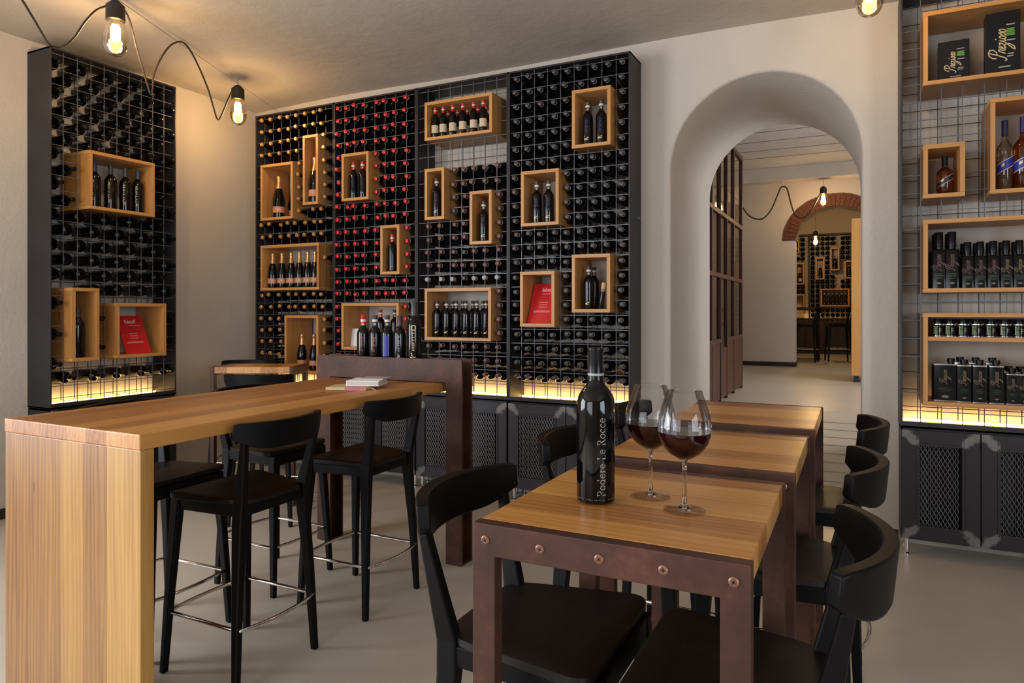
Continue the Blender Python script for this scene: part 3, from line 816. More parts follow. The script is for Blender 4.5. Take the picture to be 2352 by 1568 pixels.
for bay, (cols, (kd, cap, what, nm)) in enumerate(zip(COLS, KIND)):
    rows = []
    for rI in range(22):
        z = ROW0 - rI*PITCH
        if bay == 2 and z > 2.52: continue
        row = []
        for ci, x in enumerate(cols):
            xx = beside(x + RND.uniform(-.008, .008), z, BOX.values(), BAYS[bay], BAYS[bay+1])
            if xx is None or (row and xx-row[-1] < .072): continue
            row.append(xx)
        if row: rows.append((z, row))
    for ri, (z, row) in enumerate(rows):
        for ci, x in enumerate(row):
            c = cap
            if bay == 2 and ri in (8,): c = 'greycap'
            if bay == 2 and ri > 2 and RND.random() < .15: c = 'dark'
            cn = {'greycap': 'grey-capped wine bottle', 'dark': 'dark-capped wine bottle'}.get(c, what) if c != cap else what
            bayname = ('leftmost rack bay', 'second rack bay', 'third rack bay', 'fourth rack bay')[bay]
            lab = '%s in %s, %s row down, %s from left' % (cn, bayname, ORD[ri], ORD[ci])
            lying_bottle(kd, c, (x, BY-.042+RND.uniform(-.012, .010), z+RND.uniform(-.006, .006)), RND.uniform(-.02, .02), lab, 'bottle',
                         'bottles lying in the %s' % bayname, rim=(cap in ('red', 'dark', 'brown')), name=nm if c == cap else {'dark': 'dark_capped_bottle', 'greycap': 'grey_capped_bottle'}[c])
# side-wall rack: staggered bottles, necks towards the room
rows = []
for rI in range(22):
    z = 3.20-.015-.022-.052 - rI*PITCH
    row = []
    for ci in range(10):
        if (ci + rI) % 2: continue
        y = LY0 + .045 + ci*.0965
        yy = beside(y + RND.uniform(-.006, .006), z, LBOX.values(), LY0, LY1, .052)
        if y > LY1-.03 or yy is None: continue
        row.append(yy)
    if row: rows.append((z, row))
for ri, (z, row) in enumerate(rows):
    for ci, y in enumerate(row):
        lying_bottle('bord', 'plastic', (LX+.035+RND.uniform(-.01, .015), y, z+RND.uniform(-.004, .004)), pi/2+RND.uniform(-.02, .02),
                     'dark bottle lying in side-wall rack, %s row down, %s from left' % (ORD[ri], ORD[ci]), 'bottle',
                     'bottles lying in the side-wall rack', rim=False, name='dark_capped_bottle')

# ---- bottles standing in the boxes
def in_box(style, px, box, lab, group=None, y=4.56, k=1.0, turn=None, name='wine_bottle', dx=0):
    x0, x1, z0, z1 = BOX[box]
    X = on_y(px, 600, y).x + dx
    X = min(max(X, x0+T+.045*k), x1-T-(.0440 if style == 'champ' else .0382)*k)
    a = math.atan2(X, y)
    return standing(style, (X, y, z0+T+.0006), lab, group, turn=(-a if turn is None else turn), k=k, name=name)
in_box('champ', 641, 'a', 'sparkling magnum with copper label in the upper oak box', y=4.56, k=1.22, name='sparkling_bottle')
in_box('champ', 672, 'a', 'smaller sparkling bottle tucked behind the magnum in its box', y=4.69, name='sparkling_bottle')
in_box('champ', 724, 'b', 'sparkling bottle in the slim upright box', y=4.525, k=1.25, name='sparkling_bottle')
for i, p in enumerate((626, 648, 669, 688, 707, 724)):
    in_box('champ', p, 'c', '%s gold-necked sparkling bottle from the left in the box of six' % ORD[i], 'six sparkling bottles in the wide box', y=4.54, name='sparkling_bottle')
in_box('champ', 694, 'd', 'gold-necked sparkling bottle standing clear in the lowest box', y=4.57, name='sparkling_bottle')
in_box('champ', 722, 'd', 'sparkling bottle half hidden by the side of the lowest box', y=4.57, name='sparkling_bottle')
in_box('red', 812, 'e', 'left of the two red-capped bottles in one box', 'pair of red-capped bottles', y=4.510)
in_box('red', 833, 'e', 'right of the two red-capped bottles in one box', 'pair of red-capped bottles', y=4.510)
in_box('red', 901, 'f', 'single red-capped bottle standing in the small box', y=4.505)
in_box('red', 874, 'g', 'red-capped bottle standing behind the row on the bar', y=4.62, k=1.02)
in_box('blue', 907, 'g', 'white-banded bottle standing at the right inside the card box', y=4.62, k=1.02)
for i, p in enumerate((996, 1018, 1040, 1063, 1088, 1110)):
    in_box('cream', p, 'h', '%s cream-labelled bottle from left, front row of the top box' % ORD[i], 'cream-labelled bottles in the top box', y=4.52, k=.80)
for i, p in enumerate((1007, 1029, 1051, 1074, 1098, 1116)):
    in_box('cream', p, 'h', '%s cream-labelled bottle from left, rear row of the top box' % ORD[i], 'cream-labelled bottles in the top box', y=4.64, k=.80)
in_box('wine', 1003, 'i', 'single white-banded bottle in the box beside the red-capped bay', y=4.505)
in_box('wine', 1111, 'j', 'single white-banded bottle in the box beside the dark-capped bay', y=4.510)
for i, p in enumerate((1004, 1026, 1048, 1070, 1095, 1117)):
    in_box('wine', p, 'k', '%s wine-lettered bottle from the left, front row of the wide lower box' % ORD[i], 'wine-lettered bottles in the lower box', y=4.54, k=.93)
for i, p in enumerate((1000, 1020, 1040, 1063, 1086, 1110)):
    in_box('wine', p, 'k', '%s wine-lettered bottle from the left, rear row of the wide lower box' % ORD[i], 'wine-lettered bottles in the lower box', y=4.66, k=.93)
in_box('blue', 1350, 'l', 'left blue-lettered bottle in the topmost box by the arch', y=4.52)
in_box('blue', 1381, 'l', 'right blue-lettered bottle in the topmost box by the arch', y=4.52)
in_box('blue', 1233, 'm', 'left blue-lettered bottle in the box beside the brown-capped bay', y=4.52)
in_box('blue', 1260, 'm', 'right blue-lettered bottle in the box beside the brown-capped bay', y=4.52)
in_box('blue', 1352, 'o', 'blue-lettered bottle in front, beside the corked vial', y=4.55)
in_box('blue', 1361, 'o', 'dark bottle standing behind another beside the corked vial', y=4.655, dx=.012)
# corked vial
cv = thing('corked_vial', 'slim dark vial with a pale cork leaning in the oak box', 'vial', (on_y(1379, 700, 4.56).x, 4.56, BOX['o'][2]+T+.004)); cv.rotation_euler = (0, radians(9), 0)
G().lathe([(0, 0), (.016, 0), (.018, .004), (.018, .11), (.014, .125), (.014, .14), (0, .14)], 18).build('vial_body', M['bottle_m'], cv, 40)
G().lathe([(.0148, .118), (.0158, .12), (.0158, .134), (.0148, .136)], 18).build('vial_ring', M['greyink'], cv, 40)
G().lathe([(0, .138), (.0165, .138), (.0165, .182), (0, .182)], 18).build('cork', M['cork'], cv, 40)
# white card
cd = thing('white_card', 'small white card standing in the oak box behind the bar', 'card', (on_y(814, 780, 4.55).x, 4.55, BOX['g'][2]+T)); cd.rotation_euler = (radians(-10), 0, 0)
G().box(-.045, .045, 0, .003, .001, .150).build('card', M['white'], cd)
# red cards
def red_card(label, loc, rz_, flip, w=.205, h=.295):
    c = thing('red_card', label, 'card', loc, rz_); e = c.rotation_euler; 
    piv = bpy.data.objects.new('card', G().box(-w/2, w/2, 0, .006, 0, h).mesh('card', M['redcard'])); COL.objects.link(piv); piv.parent = c
    piv.rotation_euler = (radians(-24), 0, radians(0))
    g = G(); flat_text(g, 'falstaff', .046, -.004 if not flip else .018, h-.064, -.0008, spacing=.85); g.build('lettering', M['whiteink'], piv)
    g = G()
    for z, a, b in ((h-.083, -.02, .07), (h*.52, -.035, .035), (h*.46, -.03, .03), (h*.40, -.03, .03), (h*.30, -.07, .06), (h*.275, -.07, .06)): g.box(a, b, -.0008, .001, z, z+.003)
    g.build('small_print', M['pinkink'], piv)
    return c
red_card('red printed card leaning in the box of the side-wall rack', (-4.845, 3.380, LBOX['r'][2]+T+.001), pi/2+.0, False, w=.200, h=.31)
red_card('red printed card leaning in the box among dark capsules', (-2.034, 4.51, BOX['n'][2]+T+.001), 0, True, w=.205, h=.315)
# left boxes
for i, p in enumerate((217, 254, 288, 317)):
    P = on_x(p, 480, -4.90); y = min(max(P.y, LBOX['p'][0]+T+.047), LBOX['p'][1]-T-.047)
    standing('goldtext', (-4.90, y, LBOX['p'][2]+T+.0006), '%s gold-lettered bottle from the camera side in the wide side-wall box' % ORD[i], 'gold-lettered bottles in one box', turn=pi/2-.95, k=1.10)
standing('ornate', (-4.90, 2.955, LBOX['q'][2]+T+.0006), 'tall gold-lettered bottle alone in the narrow upright box', turn=pi/2-.9, k=1.18)

# ---- right rack contents
def carton(label, x, w, z, h, d, y):
    c = thing('carton', label, 'carton', (x, y, z), -.06)
    G().box(0, w, 0, d, 0, h).build('carton_body', M['carton'], c, bevel=.002)
    s = h/.30
    g = G(); script_text(g, h*.52, w*.47, h*.46, -.0010, .075); g.build('lettering', M['goldink'], c)
    g = G()
    for k, (z_, a, b) in enumerate(((.70, .60, .84), (.675, .62, .82), (.65, .60, .85), (.625, .61, .83), (.60, .60, .85))): g.box(w*a, w*b, -.001, .001, h*z_, h*z_+.005*s)
    g.build('green_print', M['greenink'], c)
    g = G()
    for z_, a, b in ((.52, .62, .85), (.30, .64, .82), (.26, .62, .80), (.10, .38, .72), (.77, .60, .84)): g.box(w*a, w*b, -.001, .001, h*z_, h*z_+.006*s)
    g.build('small_print', M['greyink'], c)
zs = BOX['s'][2]+T+.0006
x0 = on_y(2155, 180, 4.52).x; x1 = on_y(2227, 180, 4.52).x
carton('smaller black carton with gold script in the top box', x0, x1-x0, zs, .225, .09, 4.53)
x0 = on_y(2264, 180, 4.50).x; x1 = on_y(2344, 180, 4.50).x
carton('taller black carton with gold script in the top box', x0, x1-x0, zs, .335, .10, 4.51)
def spirit(label, x, z, y, R, hb, neck, glass, lab, cap, capmat, group=None):
    b = thing('spirit_bottle', label, 'bottle', (x, y, z), 0, group)
    prof = [(0, 0), (R*.9, 0), (R, .006), (R, hb*.80), (R*.93, hb*.88), (R*.6, hb*.96), (.0150, hb*1.02), (.0140, hb+neck)]
    G().lathe(prof, 28).build('bottle_body', glass, b, 40)
    G().lathe([(.0155, hb+neck*.35), (.0155, hb+neck+.03), (0, hb+neck+.032)], 18).build('cap', capmat, b, 40)
    g = G(); g.wrap(R+.0008, hb*.42, hb*.62, -1.2, 1.3, 20, .055); g.build('band_label', lab, b, 40)
    g = G(); g.wrap(R+.0012, hb*.42, hb*.432, -1.2, 1.3, 20, .055); g.wrap(R+.0012, hb*.608, hb*.62, -1.2, 1.3, 20, .055); g.build('label_edge', M['whiteink'], b, 40)
    g = G(); g.wrap(R+.0014, hb*.48, hb*.54, -.55, -.2, 6, .008); g.build('label_print', M['goldink'], b, 40)
spirit('round amber spirit bottle with a black slanted band label', on_y(2170, 440, 4.56).x, BOX['t'][2]+T+.0006, 4.56, .040, .155, .035, M['glass_amber'], M['blacklab'], 0, M['plastic'])
spirit('clear spirit bottle with a blue slanted band label', on_y(2308, 440, 4.56).x, BOX['u'][2]+T+.0006, 4.56, .040, .27, .085, M['glass_clear'], M['bluelab'], 0, M['bluecap'])
spirit('amber spirit bottle with a bright blue slanted band label', on_y(2350, 440, 4.56).x, BOX['u'][2]+T+.0006, 4.56, .046, .28, .085, M['glass_amber'], M['bluelab'], 0, M['bluecap'])
# black oil bottles (square shouldered)
def oil_print(g, w, h, R, flat):
    pass
def rsq(R, z, c=.35, n=4):
    """rounded square ring"""
    out = []
    for q in range(4):
        for i in range(n):
            a = pi/2*q + pi/2*i/(n-1); cx = R*(1-c)*(1 if q in (0, 3) else -1); cy = R*(1-c)*(1 if q in (0, 1) else -1)
            out.append((cx + R*c*cos(a), cy + R*c*sin(a), z))
    return out
def oil_bottle(label, x, y, z, R, h, bright, group, name='oil_bottle'):
    b = thing(name, label, 'bottle', (x, y, z), -.05, group)
    hb = h*.70
    g = G(); g.sections([rsq(R, 0), rsq(R, hb*.93), rsq(R*.90, hb*.975, .5), rsq(R*.55, hb, .9)]); g.build('bottle_body', M['tin'], b, 30)
    G().lathe([(R*.52, hb-.002), (R*.52, hb+.012), (R*.60, hb+.014), (R*.60, h-.003), (R*.55, h), (0, h)], 18).build('cap', M['plastic'], b, 40)
    y_ = -R-.0006
    g = G(); script_text(g, hb*.42, 0, hb*.64, y_, .10); g.build('lettering', M['dimgold'] if bright else M['wineink'], b)
    g = G()
    for zz, a in ((.36, .5), (.32, .6), (.28, .5), (.24, .45)): g.box(-R*a, R*a, y_, y_+.001, hb*zz, hb*zz+.003)
    g.build('label_print', M['dimgreen'], b)
    g = G(); g.lathe([(0, 0), (R*.42, 0)], 16); rot_pts(g, Matrix.Translation((0, y_, hb*.13)) @ Matrix.Rotation(pi/2, 4, 'X') @ Matrix.Diagonal((.8, .4, 1, 1))); g.build('label_emblem', M['dimgrey'], b)
    return b
zv = BOX['v'][2]+T+.0006
for i, p in enumerate((2156, 2186)):
    oil_bottle('%s tall black oil bottle from the left in the wide box' % ORD[i], on_y(p, 640, 4.53).x, 4.53, zv, .036, .315, False, 'tall black oil bottles')
for i, p in enumerate((2222, 2251, 2281, 2311, 2341)):
    oil_bottle('%s short black oil bottle from the left in the wide box' % ORD[i], on_y(p, 640, 4.53).x, 4.53, zv, .031, .255, i > 2, 'short black oil bottles')
for i, p in enumerate((2150, 2180)):
    oil_bottle('tall oil bottle behind the %s one in the wide box' % ORD[i], on_y(p, 640, 4.64).x, 4.64, zv, .036, .315, False, 'rear tall oil bottles')
for i, p in enumerate((2214, 2243, 2273, 2302, 2332)):
    oil_bottle('short oil bottle behind the %s short one in the wide box' % ORD[i], on_y(p, 640, 4.63).x, 4.63, zv, .031, .255, False, 'rear short oil bottles')
def jar(label, x, y, z, group):
    b = thing('jar', label, 'jar', (x, y, z), -.05, group); R = .030
    G().lathe([(0, 0), (R, 0), (R, .066), (R*.95, .070), (0, .070)], 22).build('jar_body', M['tin'], b, 40)
    g = G(); g.lathe([(R+.0008, 0), (R+.0012, .002), (R+.0008, .004)], 22); g.build('bottom_rim', M['tinrim'], b, 40); g = G(); g.lathe([(R+.0008, .064), (R+.0014, .067), (R+.0006, .0705)], 22); g.build('top_rim', M['tinrim'], b, 40)
    G().lathe([(R*.72, .070), (R*.72, .094), (R*.68, .096), (0, .096)], 20).build('lid', M['plastic'], b, 40)
    g = G(); marks(g, R+.0007, (.014, .058), -.3, .016, 4, 6); g.build('label_print', M['greenink'], b, 40)
    g = G(); g.wrap(R+.0007, .012, .060, -.72, -.60, 1); marks(g, R+.0007, (.02, .05), .35, .012, 3, 2); g.build('lettering', M['goldink'], b, 40)
zw = BOX['w'][2]+.385+.0006
for i, p in enumerate((2154, 2182, 2212, 2243, 2276, 2308, 2341)):
    jar('%s black jar from the left on the upper shelf' % ORD[i], on_y(p, 770, 4.52).x, 4.52, zw, 'front jars on the shelf')
for i, p in enumerate((2166, 2196, 2227, 2259, 2291, 2324)):
    jar('black jar in the rear row behind the gap after the %s front jar' % ORD[i], on_y(p, 770, 4.61).x, 4.61, zw, 'rear jars on the shelf')
zt = BOX['w'][2]+T+.0006
def oil_tin(label, x, y, wx, wy, h, group=None, capx=0.0):
    b = thing('oil_tin', label, 'tin', (x, y, zt), -.05, group)
    g = G(); r = lambda z, k=1: [(px_*wx/2*k, py_*wy/2*k, z) for px_, py_, _ in rsq(1, 0, .22)]
    g.sections([r(0), r(h)]); g.build('tin_body', M['tin'], b, 30)
    g = G(); g.sections([r(h-.002, 1.012), r(h+.004, 1.015), r(h+.004, .9)]); g.build('top_rim', M['tinrim'], b, 30)
    g = G(); g.sections([r(-.0004, 1.01), r(.004, 1.012)]); g.build('bottom_rim', M['tinrim'], b, 30)
    G().lathe([(.013, h+.004), (.013, h+.012), (.019, h+.013), (.019, h+.032), (.017, h+.034), (0, h+.034)], 18, (capx, 0, 0)).build('cap', M['plastic'], b, 40)
    y_ = -wy/2-.0007
    g = G(); script_text(g, h*.40, 0, h*.66, y_, .10); g.build('lettering', M['dimgold'], b)
    g = G()
    for zz, a in ((.36, .2), (.325, .3), (.295, .22), (.25, .2)): g.box(-wx*a, wx*a, y_, y_+.001, h*zz, h*zz+.002)
    g.build('label_print', M['dimgreen'], b)
    g = G(); g.lathe([(0, 0), (wx*.18, 0)], 16); rot_pts(g, Matrix.Translation((0, y_, h*.12)) @ Matrix.Rotation(pi/2, 4, 'X') @ Matrix.Diagonal((.8, .4, 1, 1))); g.build('label_emblem', M['dimgrey'], b)
P = on_y(2164, 900, 4.54)
oil_tin('wide square black oil tin with silver rim', P.x+.015, 4.575, .125, .105, .202, capx=.03)
for i, p in enumerate((2214, 2250, 2288)):
    oil_tin('%s slim black oil tin right of the wide square one' % ORD[i], on_y(p, 900, 4.53).x, 4.53, .068, .055, .200, 'slim oil tins, front row')
    oil_tin('slim oil tin behind the %s one right of the wide tin' % ORD[i], on_y(p-9, 900, 4.63).x, 4.63, .068, .055, .208, 'slim oil tins, rear row')
for i, p in enumerate((2325, 2352)):
    oil_tin('%s short black oil tin after the slim ones' % ORD[i], on_y(p, 900, 4.53).x, 4.53, .058, .05, .160, 'short oil tins, front row')
    oil_tin('short oil tin behind the %s short one' % ORD[i], on_y(p-9, 900, 4.62).x, 4.62, .058, .05, .165, 'short oil tins, rear row')

# ================================================================== FURNITURE
def make_stool(label, group):
    s = thing('bar_stool', label, 'stool', (0, 0, 0), 0, group)
    # seat: sitter looks towards +x
    pts = []
    cor = [(.158, .222, .05), (-.205, .165, .085), (-.205, -.165, .085), (.158, -.222, .05)]
    for k, (cx, cy, r) in enumerate(cor):
        px_, py_, _ = cor[k-1]; nx_, ny_, _ = cor[(k+1) % 4]
        a = Vector((px_-cx, py_-cy)).normalized(); b = Vector((nx_-cx, ny_-cy)).normalized(); c = Vector((cx, cy))
        for t in range(6):
            u = t/5; p = c + a*r*(1-u)**2 + b*r*u**2
            pts.append((p.x, p.y))
    pts = [(x + (.009*(1-(y/.2)**2) if x > .1 else 0), y) for x, y in pts]
    g = G(); n = len(pts)
    lift = lambda x, y: .010*(abs(y)/.2)**2 - .004
    rings = []
    for k_, dz in ((1.0, 0), (.985, .008), (.0, .004)): pass
    zt_ = .70
    R0 = [(x, y, zt_-.016+lift(x, y)*.6) for x, y in pts]; R1 = [(x, y, zt_-.002+lift(x, y)) for x, y in pts]
    R2 = [(x*.975, y*.975, zt_+lift(x, y)) for x, y in pts]; R3 = [(x*.55, y*.55, zt_-.006) for x, y in pts]
    Rb = [(x*.95, y*.95, zt_-.020) for x, y in pts]
    g.sections([Rb, R0, R1, R2, R3]); g.build('seat', M['seat'], s, 35)
    g = G()
    for y in (-1, 1): g.sections([[(.165, y*.168-.011, .632), (.165, y*.168+.011, .632), (.165, y*.168+.011, .684), (.165, y*.168-.011, .684)], [(-.185, y*.160-.011, .640), (-.185, y*.160+.011, .640), (-.185, y*.160+.011, .684), (-.185, y*.160-.011, .684)]])
    g.box(.148, .170, -.165, .165, .632, .684); g.box(-.195, -.173, -.155, .155, .640, .684)
    g.build('seat_frame', M['black'], s, bevel=.003)
    for y in (-1, 1):
        g = G(); g.post([(.186, y*.203, 0, .026, .024), (.172, y*.188, .30, .033, .029), (.150, y*.166, .684, .045, .034)]); g.build('leg', M['black'], s, bevel=.005)
        g = G(); g.post([(-.205, y*.203, 0, .026, .024), (-.192, y*.184, .35, .036, .029), (-.178, y*.162, .62, .050, .033), (-.180, y*.159, .69, .050, .032), (-.203, y*.170, .80, .037, .028), (-.227, y*.183, .922, .024, .025)])
        g.build('leg', M['black'], s, bevel=.005)
    # curved backrest
    R, c, n = .34, .044, 26; half = asin(.228/R); t = .028; secs = []
    for i in range(n+1):
        a = -half + 2*half*i/n; q = abs(a)/half; drop = .050*max(0, (q-.42)/.58)**2
        rise = .004*max(0, (q-.9)/.1)
        zb, zt2 = .894+drop*.9, .995-rise
        lean = lambda z: -.012*(z-.885)/.115
        secs.append([(c-(R-t)*cos(a)+lean(zb), (R-t)*sin(a), zb), (c-R*cos(a)+lean(zb), R*sin(a), zb), (c-R*cos(a)+lean(zt2), R*sin(a), zt2), (c-(R-t)*cos(a)+lean(zt2), (R-t)*sin(a), zt2)])
    g = G(); g.sections(secs); g.build('backrest', M['black'], s, 50, bevel=.004)
    # chrome foot ring
    pts = []
    for k in range(9):
        u = k/8; pts.append((.170 + .020*(1-(2*u-1)**2), -.192+.384*u, .235))
    for k in range(9):
        u = k/8; pts.append((-.210 - .030*(1-(2*u-1)**2), .192-.384*u, .235))
    g = G(); g.tube(pts, .0075, 10, True); g.build('foot_ring', M['chrome'], s, 60)
    return s
SG = 'black wooden bar stools'
stools = [  # x, y, heading (deg; 180 looks to -x), label
 (-2.215, 1.980, 180, 'nearest black stool at the open side of the long bar table'),
 (-2.190, 2.685, 180, 'black stool at the bar table beside its rust-brown frame'),
 (-2.705, 1.990, 2, 'black stool behind the bar table, partly hidden by its oak end panel'),
 (-2.735, 2.685, 0, 'black stool behind the bar table whose seat shows under the top'),
 (-.608, 1.430, 0, 'black stool drawn up to the nearest table below the wine bottle'),
 (-.640, 2.150, 0, 'black stool behind the wine bottle at the middle table'),
 (-.640, 2.900, 0, 'black stool seen behind the wine glasses at the farthest table'),
 (-.237, 1.400, 180, 'nearest black stool on the aisle side, close to the camera'),
 (-.225, 2.120, 180, 'middle black stool of the three on the aisle side'),
 (-.195, 2.845, 180, 'farthest black stool of the three on the aisle side')]
proto = None
for x, y, d, lab in stools:
    if proto is None: proto = make_stool(lab, SG); o = proto
    else: o = dup(proto); o['label'] = lab
    o.location = (x, y, 0); o.rotation_euler = (0, 0, radians(d))
th = YAW
for x, y, d, lab in ((-3.56, 3.44, 90+26.6, 'black stool in front of the corner table, back to the bar'), (-4.378, 3.936, -90+26.6+6, 'black stool behind the corner table against the side wall'),
                     (-.84, 13.70, 175, 'black stool in the farthest room beyond both arches'), (-.30, 14.0, 190, 'black stool right of the table in the farthest room')):
    o = dup(proto); o['label'] = lab; o.location = (x, y, 0 if y < 10 else HR); o.rotation_euler = (0, 0, radians(d))

# ---- long bar table
bt = thing('bar_table', 'long oak bar table with a solid oak end panel and a rust-brown steel frame', 'table', (-2.47, 1.45, 0))
X0, X1 = -.386, .393
G().box(X0, X1, 0, 2.17, .948, 1.0).build('tabletop', M['oak_bar'], bt, bevel=.004)
G().box(X0, X1, .003, .053, 0, .948).build('end_panel', M['oak_leg'], bt, bevel=.003)
fr = bpy.data.objects.new('steel_frame', None); COL.objects.link(fr); fr.parent = bt; fr.location = (0, 1.79, 0)
fx0, fx1, ft, lw = X0-.107, X1+.147, 1.134, .104
def portal(g, y0, y1):
    g.box(fx0, fx0+lw, y0, y1, 0, ft); g.box(fx1-lw, fx1, y0, y1, 0, ft); g.box(fx0+lw, fx1-lw, y0, y1, ft-.13, ft)
for y0 in (0, .105):
    g = G(); 
    poly = [(fx0, 0), (fx0+lw, 0), (fx0+lw, ft-.13), (fx1-lw, ft-.13), (fx1-lw, 0), (fx1, 0), (fx1, ft), (fx0, ft)]
    g.add([(x, y0, z) for x, z in poly] + [(x, y0+.012, z) for x, z in poly],
          [(0, 1, 2, 7), (2, 3, 6, 7), (3, 4, 5, 6), (15, 10, 9, 8), (15, 14, 11, 10), (14, 13, 12, 11)] + [(i, i+8, (i+1) % 8+8, (i+1) % 8) for i in range(8)])
    g.build('flange_plate', M['corten'], fr, bevel=.0015, recalc=True)
g = G(); m_ = lw/2
g.box(fx0+m_-.006, fx0+m_+.006, .012, .105, 0, ft-.064); g.box(fx1-m_-.006, fx1-m_+.006, .012, .105, 0, ft-.064); g.box(fx0+m_, fx1-m_, .012, .105, ft-.070, ft-.058)
g.box(fx0+.004, fx0+lw-.004, .012, .105, 0, .012); g.box(fx1-lw+.004, fx1-.004, .012, .105, 0, .012)
g.build('web_plate', M['corten'], fr)
# bottles standing in the channel on top of the frame
yb = 1.45+1.79+.0585; zb = ft-.058+.0006
def frame_bottle(style, px, lab, k, kr=None):
    X = on_y(px, 780, yb).x; a = math.atan2(X, yb)
    standing(style, (X, yb, zb), lab, 'bottles on the steel frame', turn=-a, k=k, kr=kr)
frame_bottle('redmag', 834.5, 'red-capped bottle on the steel frame of the bar', 1.0)
frame_bottle('orangemag', 861.5, 'orange-lettered bottle next to the red-capped one on the frame', 1.0)
frame_bottle('bluemag', 889.5, 'blue-labelled bottle in the middle of the row on the frame', 1.0)
frame_bottle('whitetext', 918, 'white-lettered bottle between the blue-labelled and the largest on the frame', 1.0)
frame_bottle('ornate', 951, 'largest gold-lettered bottle at the end of the row on the frame', 1.26, 1.16)
# books on the bar
bk = thing('notebook', 'slim tan notebook with a rose-coloured band lying under the white book', 'notebook', (-2.335, 2.80, 1.0), .35)
G().box(-.105, .105, -.075, .075, .0006, .016).build('notebook_cover', M['tan'], bk, bevel=.002)
G().box(-.005, .098, -.0762, .0758, .0004, .0165).build('rose_band', M['pink'], bk)
G().tube([(.10, -.05, .008), (.13, -.055, .012), (.155, -.075, .006), (.165, -.095, .0025)], .0018, 6).build('ribbon', M['tan'], bk, 60)
bk = thing('book', 'thick white book with pale page edges on top of the pile', 'book', (-2.305, 2.875, 1.0165), .38)
G().box(-.07, .10, -.08, .09, .0, .004).box(-.07, .10, -.08, .09, .024, .028).box(-.073, -.069, -.08, .09, 0, .028).build('book_cover', M['white'], bk, bevel=.001)
G().box(-.069, .096, -.079, .087, .004, .024).build('pages', M['pages'], bk)
bk = thing('booklet', 'grey booklet lying on the white book', 'booklet', (-2.285, 2.90, 1.0450), .30)
G().box(-.05, .085, -.05, .07, 0, .006).build('booklet_cover', M['greycov'], bk, bevel=.001)
bk = thing('red_booklet', 'small red booklet edge peeping out behind the white book', 'booklet', (-2.405, 2.965, 1.0003), .2)
G().box(-.06, .06, -.045, .045, 0, .022).build('booklet_cover', M['pink'], bk, bevel=.002)

# ---- square high tables
def make_table(label, loc, rz_, w, l, group='square high tables'):
    t = thing('high_table', label, 'table', loc, rz_, group)
    G().box(.004, w-.004, .030, l-.030, .954, 1.0).build('tabletop', M['oak_table'], t, bevel=.002)
    for y0 in (0, l-.030):
        f = bpy.data.objects.new('steel_frame', None); COL.objects.link(f); f.parent = t; f.location = (0, y0, 0)
        lw_, rh = .048, .060
        poly = [(0, 0), (lw_, 0), (lw_, 1-rh), (w-lw_, 1-rh), (w-lw_, 0), (w, 0), (w, 1.0), (0, 1.0)]
        g = G(); g.add([(x, 0, z) for x, z in poly] + [(x, .030, z) for x, z in poly],
              [(0, 1, 2, 7), (2, 3, 6, 7), (3, 4, 5, 6), (15, 10, 9, 8), (15, 14, 11, 10), (14, 13, 12, 11)] + [(i, i+8, (i+1) % 8+8, (i+1) % 8) for i in range(8)])
        g.build('frame_bar', M['corten'], f, bevel=.002, recalc=True)
        for k in range(5):
            x = w*(.055 + .8925*k/4)
            c = G(); c.lathe([(0, .0), (.0085, 0), (.0085, .0016), (.0060, .0032), (.0055, .0024), (0, .0024)], 18)
            rot_pts(c, Matrix.Translation((x, 0 if y0 == 0 else .03, 1-rh*.5)) @ Matrix.Rotation(pi/2 if y0 == 0 else -pi/2, 4, 'X'))
            s_ = c.build('screw', M['screw'], f, 30)
            q = G(); yy = -.0034 if y0 == 0 else .0334
            for a in (.5+k*.9, .5+k*.9+pi/2):
                ca, sa = cos(a)*.0042, sin(a)*.0042; na, nb_ = -sin(a)*.0011, cos(a)*.0011
                q.add([(x+ca+na, yy, 1-rh*.5+sa+nb_), (x+ca-na, yy, 1-rh*.5+sa-nb_), (x-ca-na, yy, 1-rh*.5-sa-nb_), (x-ca+na, yy, 1-rh*.5-sa+nb_)], [(0, 1, 2, 3)])
            q.build('screw_slot', M['slot'], s_)
    return t
make_table('nearest square oak table carrying the wine bottle and glasses', (-.652, 1.134, 0), 0, .505, .590)
make_table('middle square oak table of the row behind the glasses', (-.640, 1.808, 0), 0, .508, .590)
make_table('farthest square oak table of the row towards the arch', (-.632, 2.520, 0), 0, .510, .640)
r0, f0 = -2.17, 4.93
make_table('square oak table in the corner beside the side-wall rack', ((r0+.603)*CY - f0*SY, (r0+.603)*SY + f0*CY, 0), YAW+pi/2, .34, .603)
make_table('square table in the farthest room beyond both arches', (-1.36, 13.95, HR), 0, .74, .6)

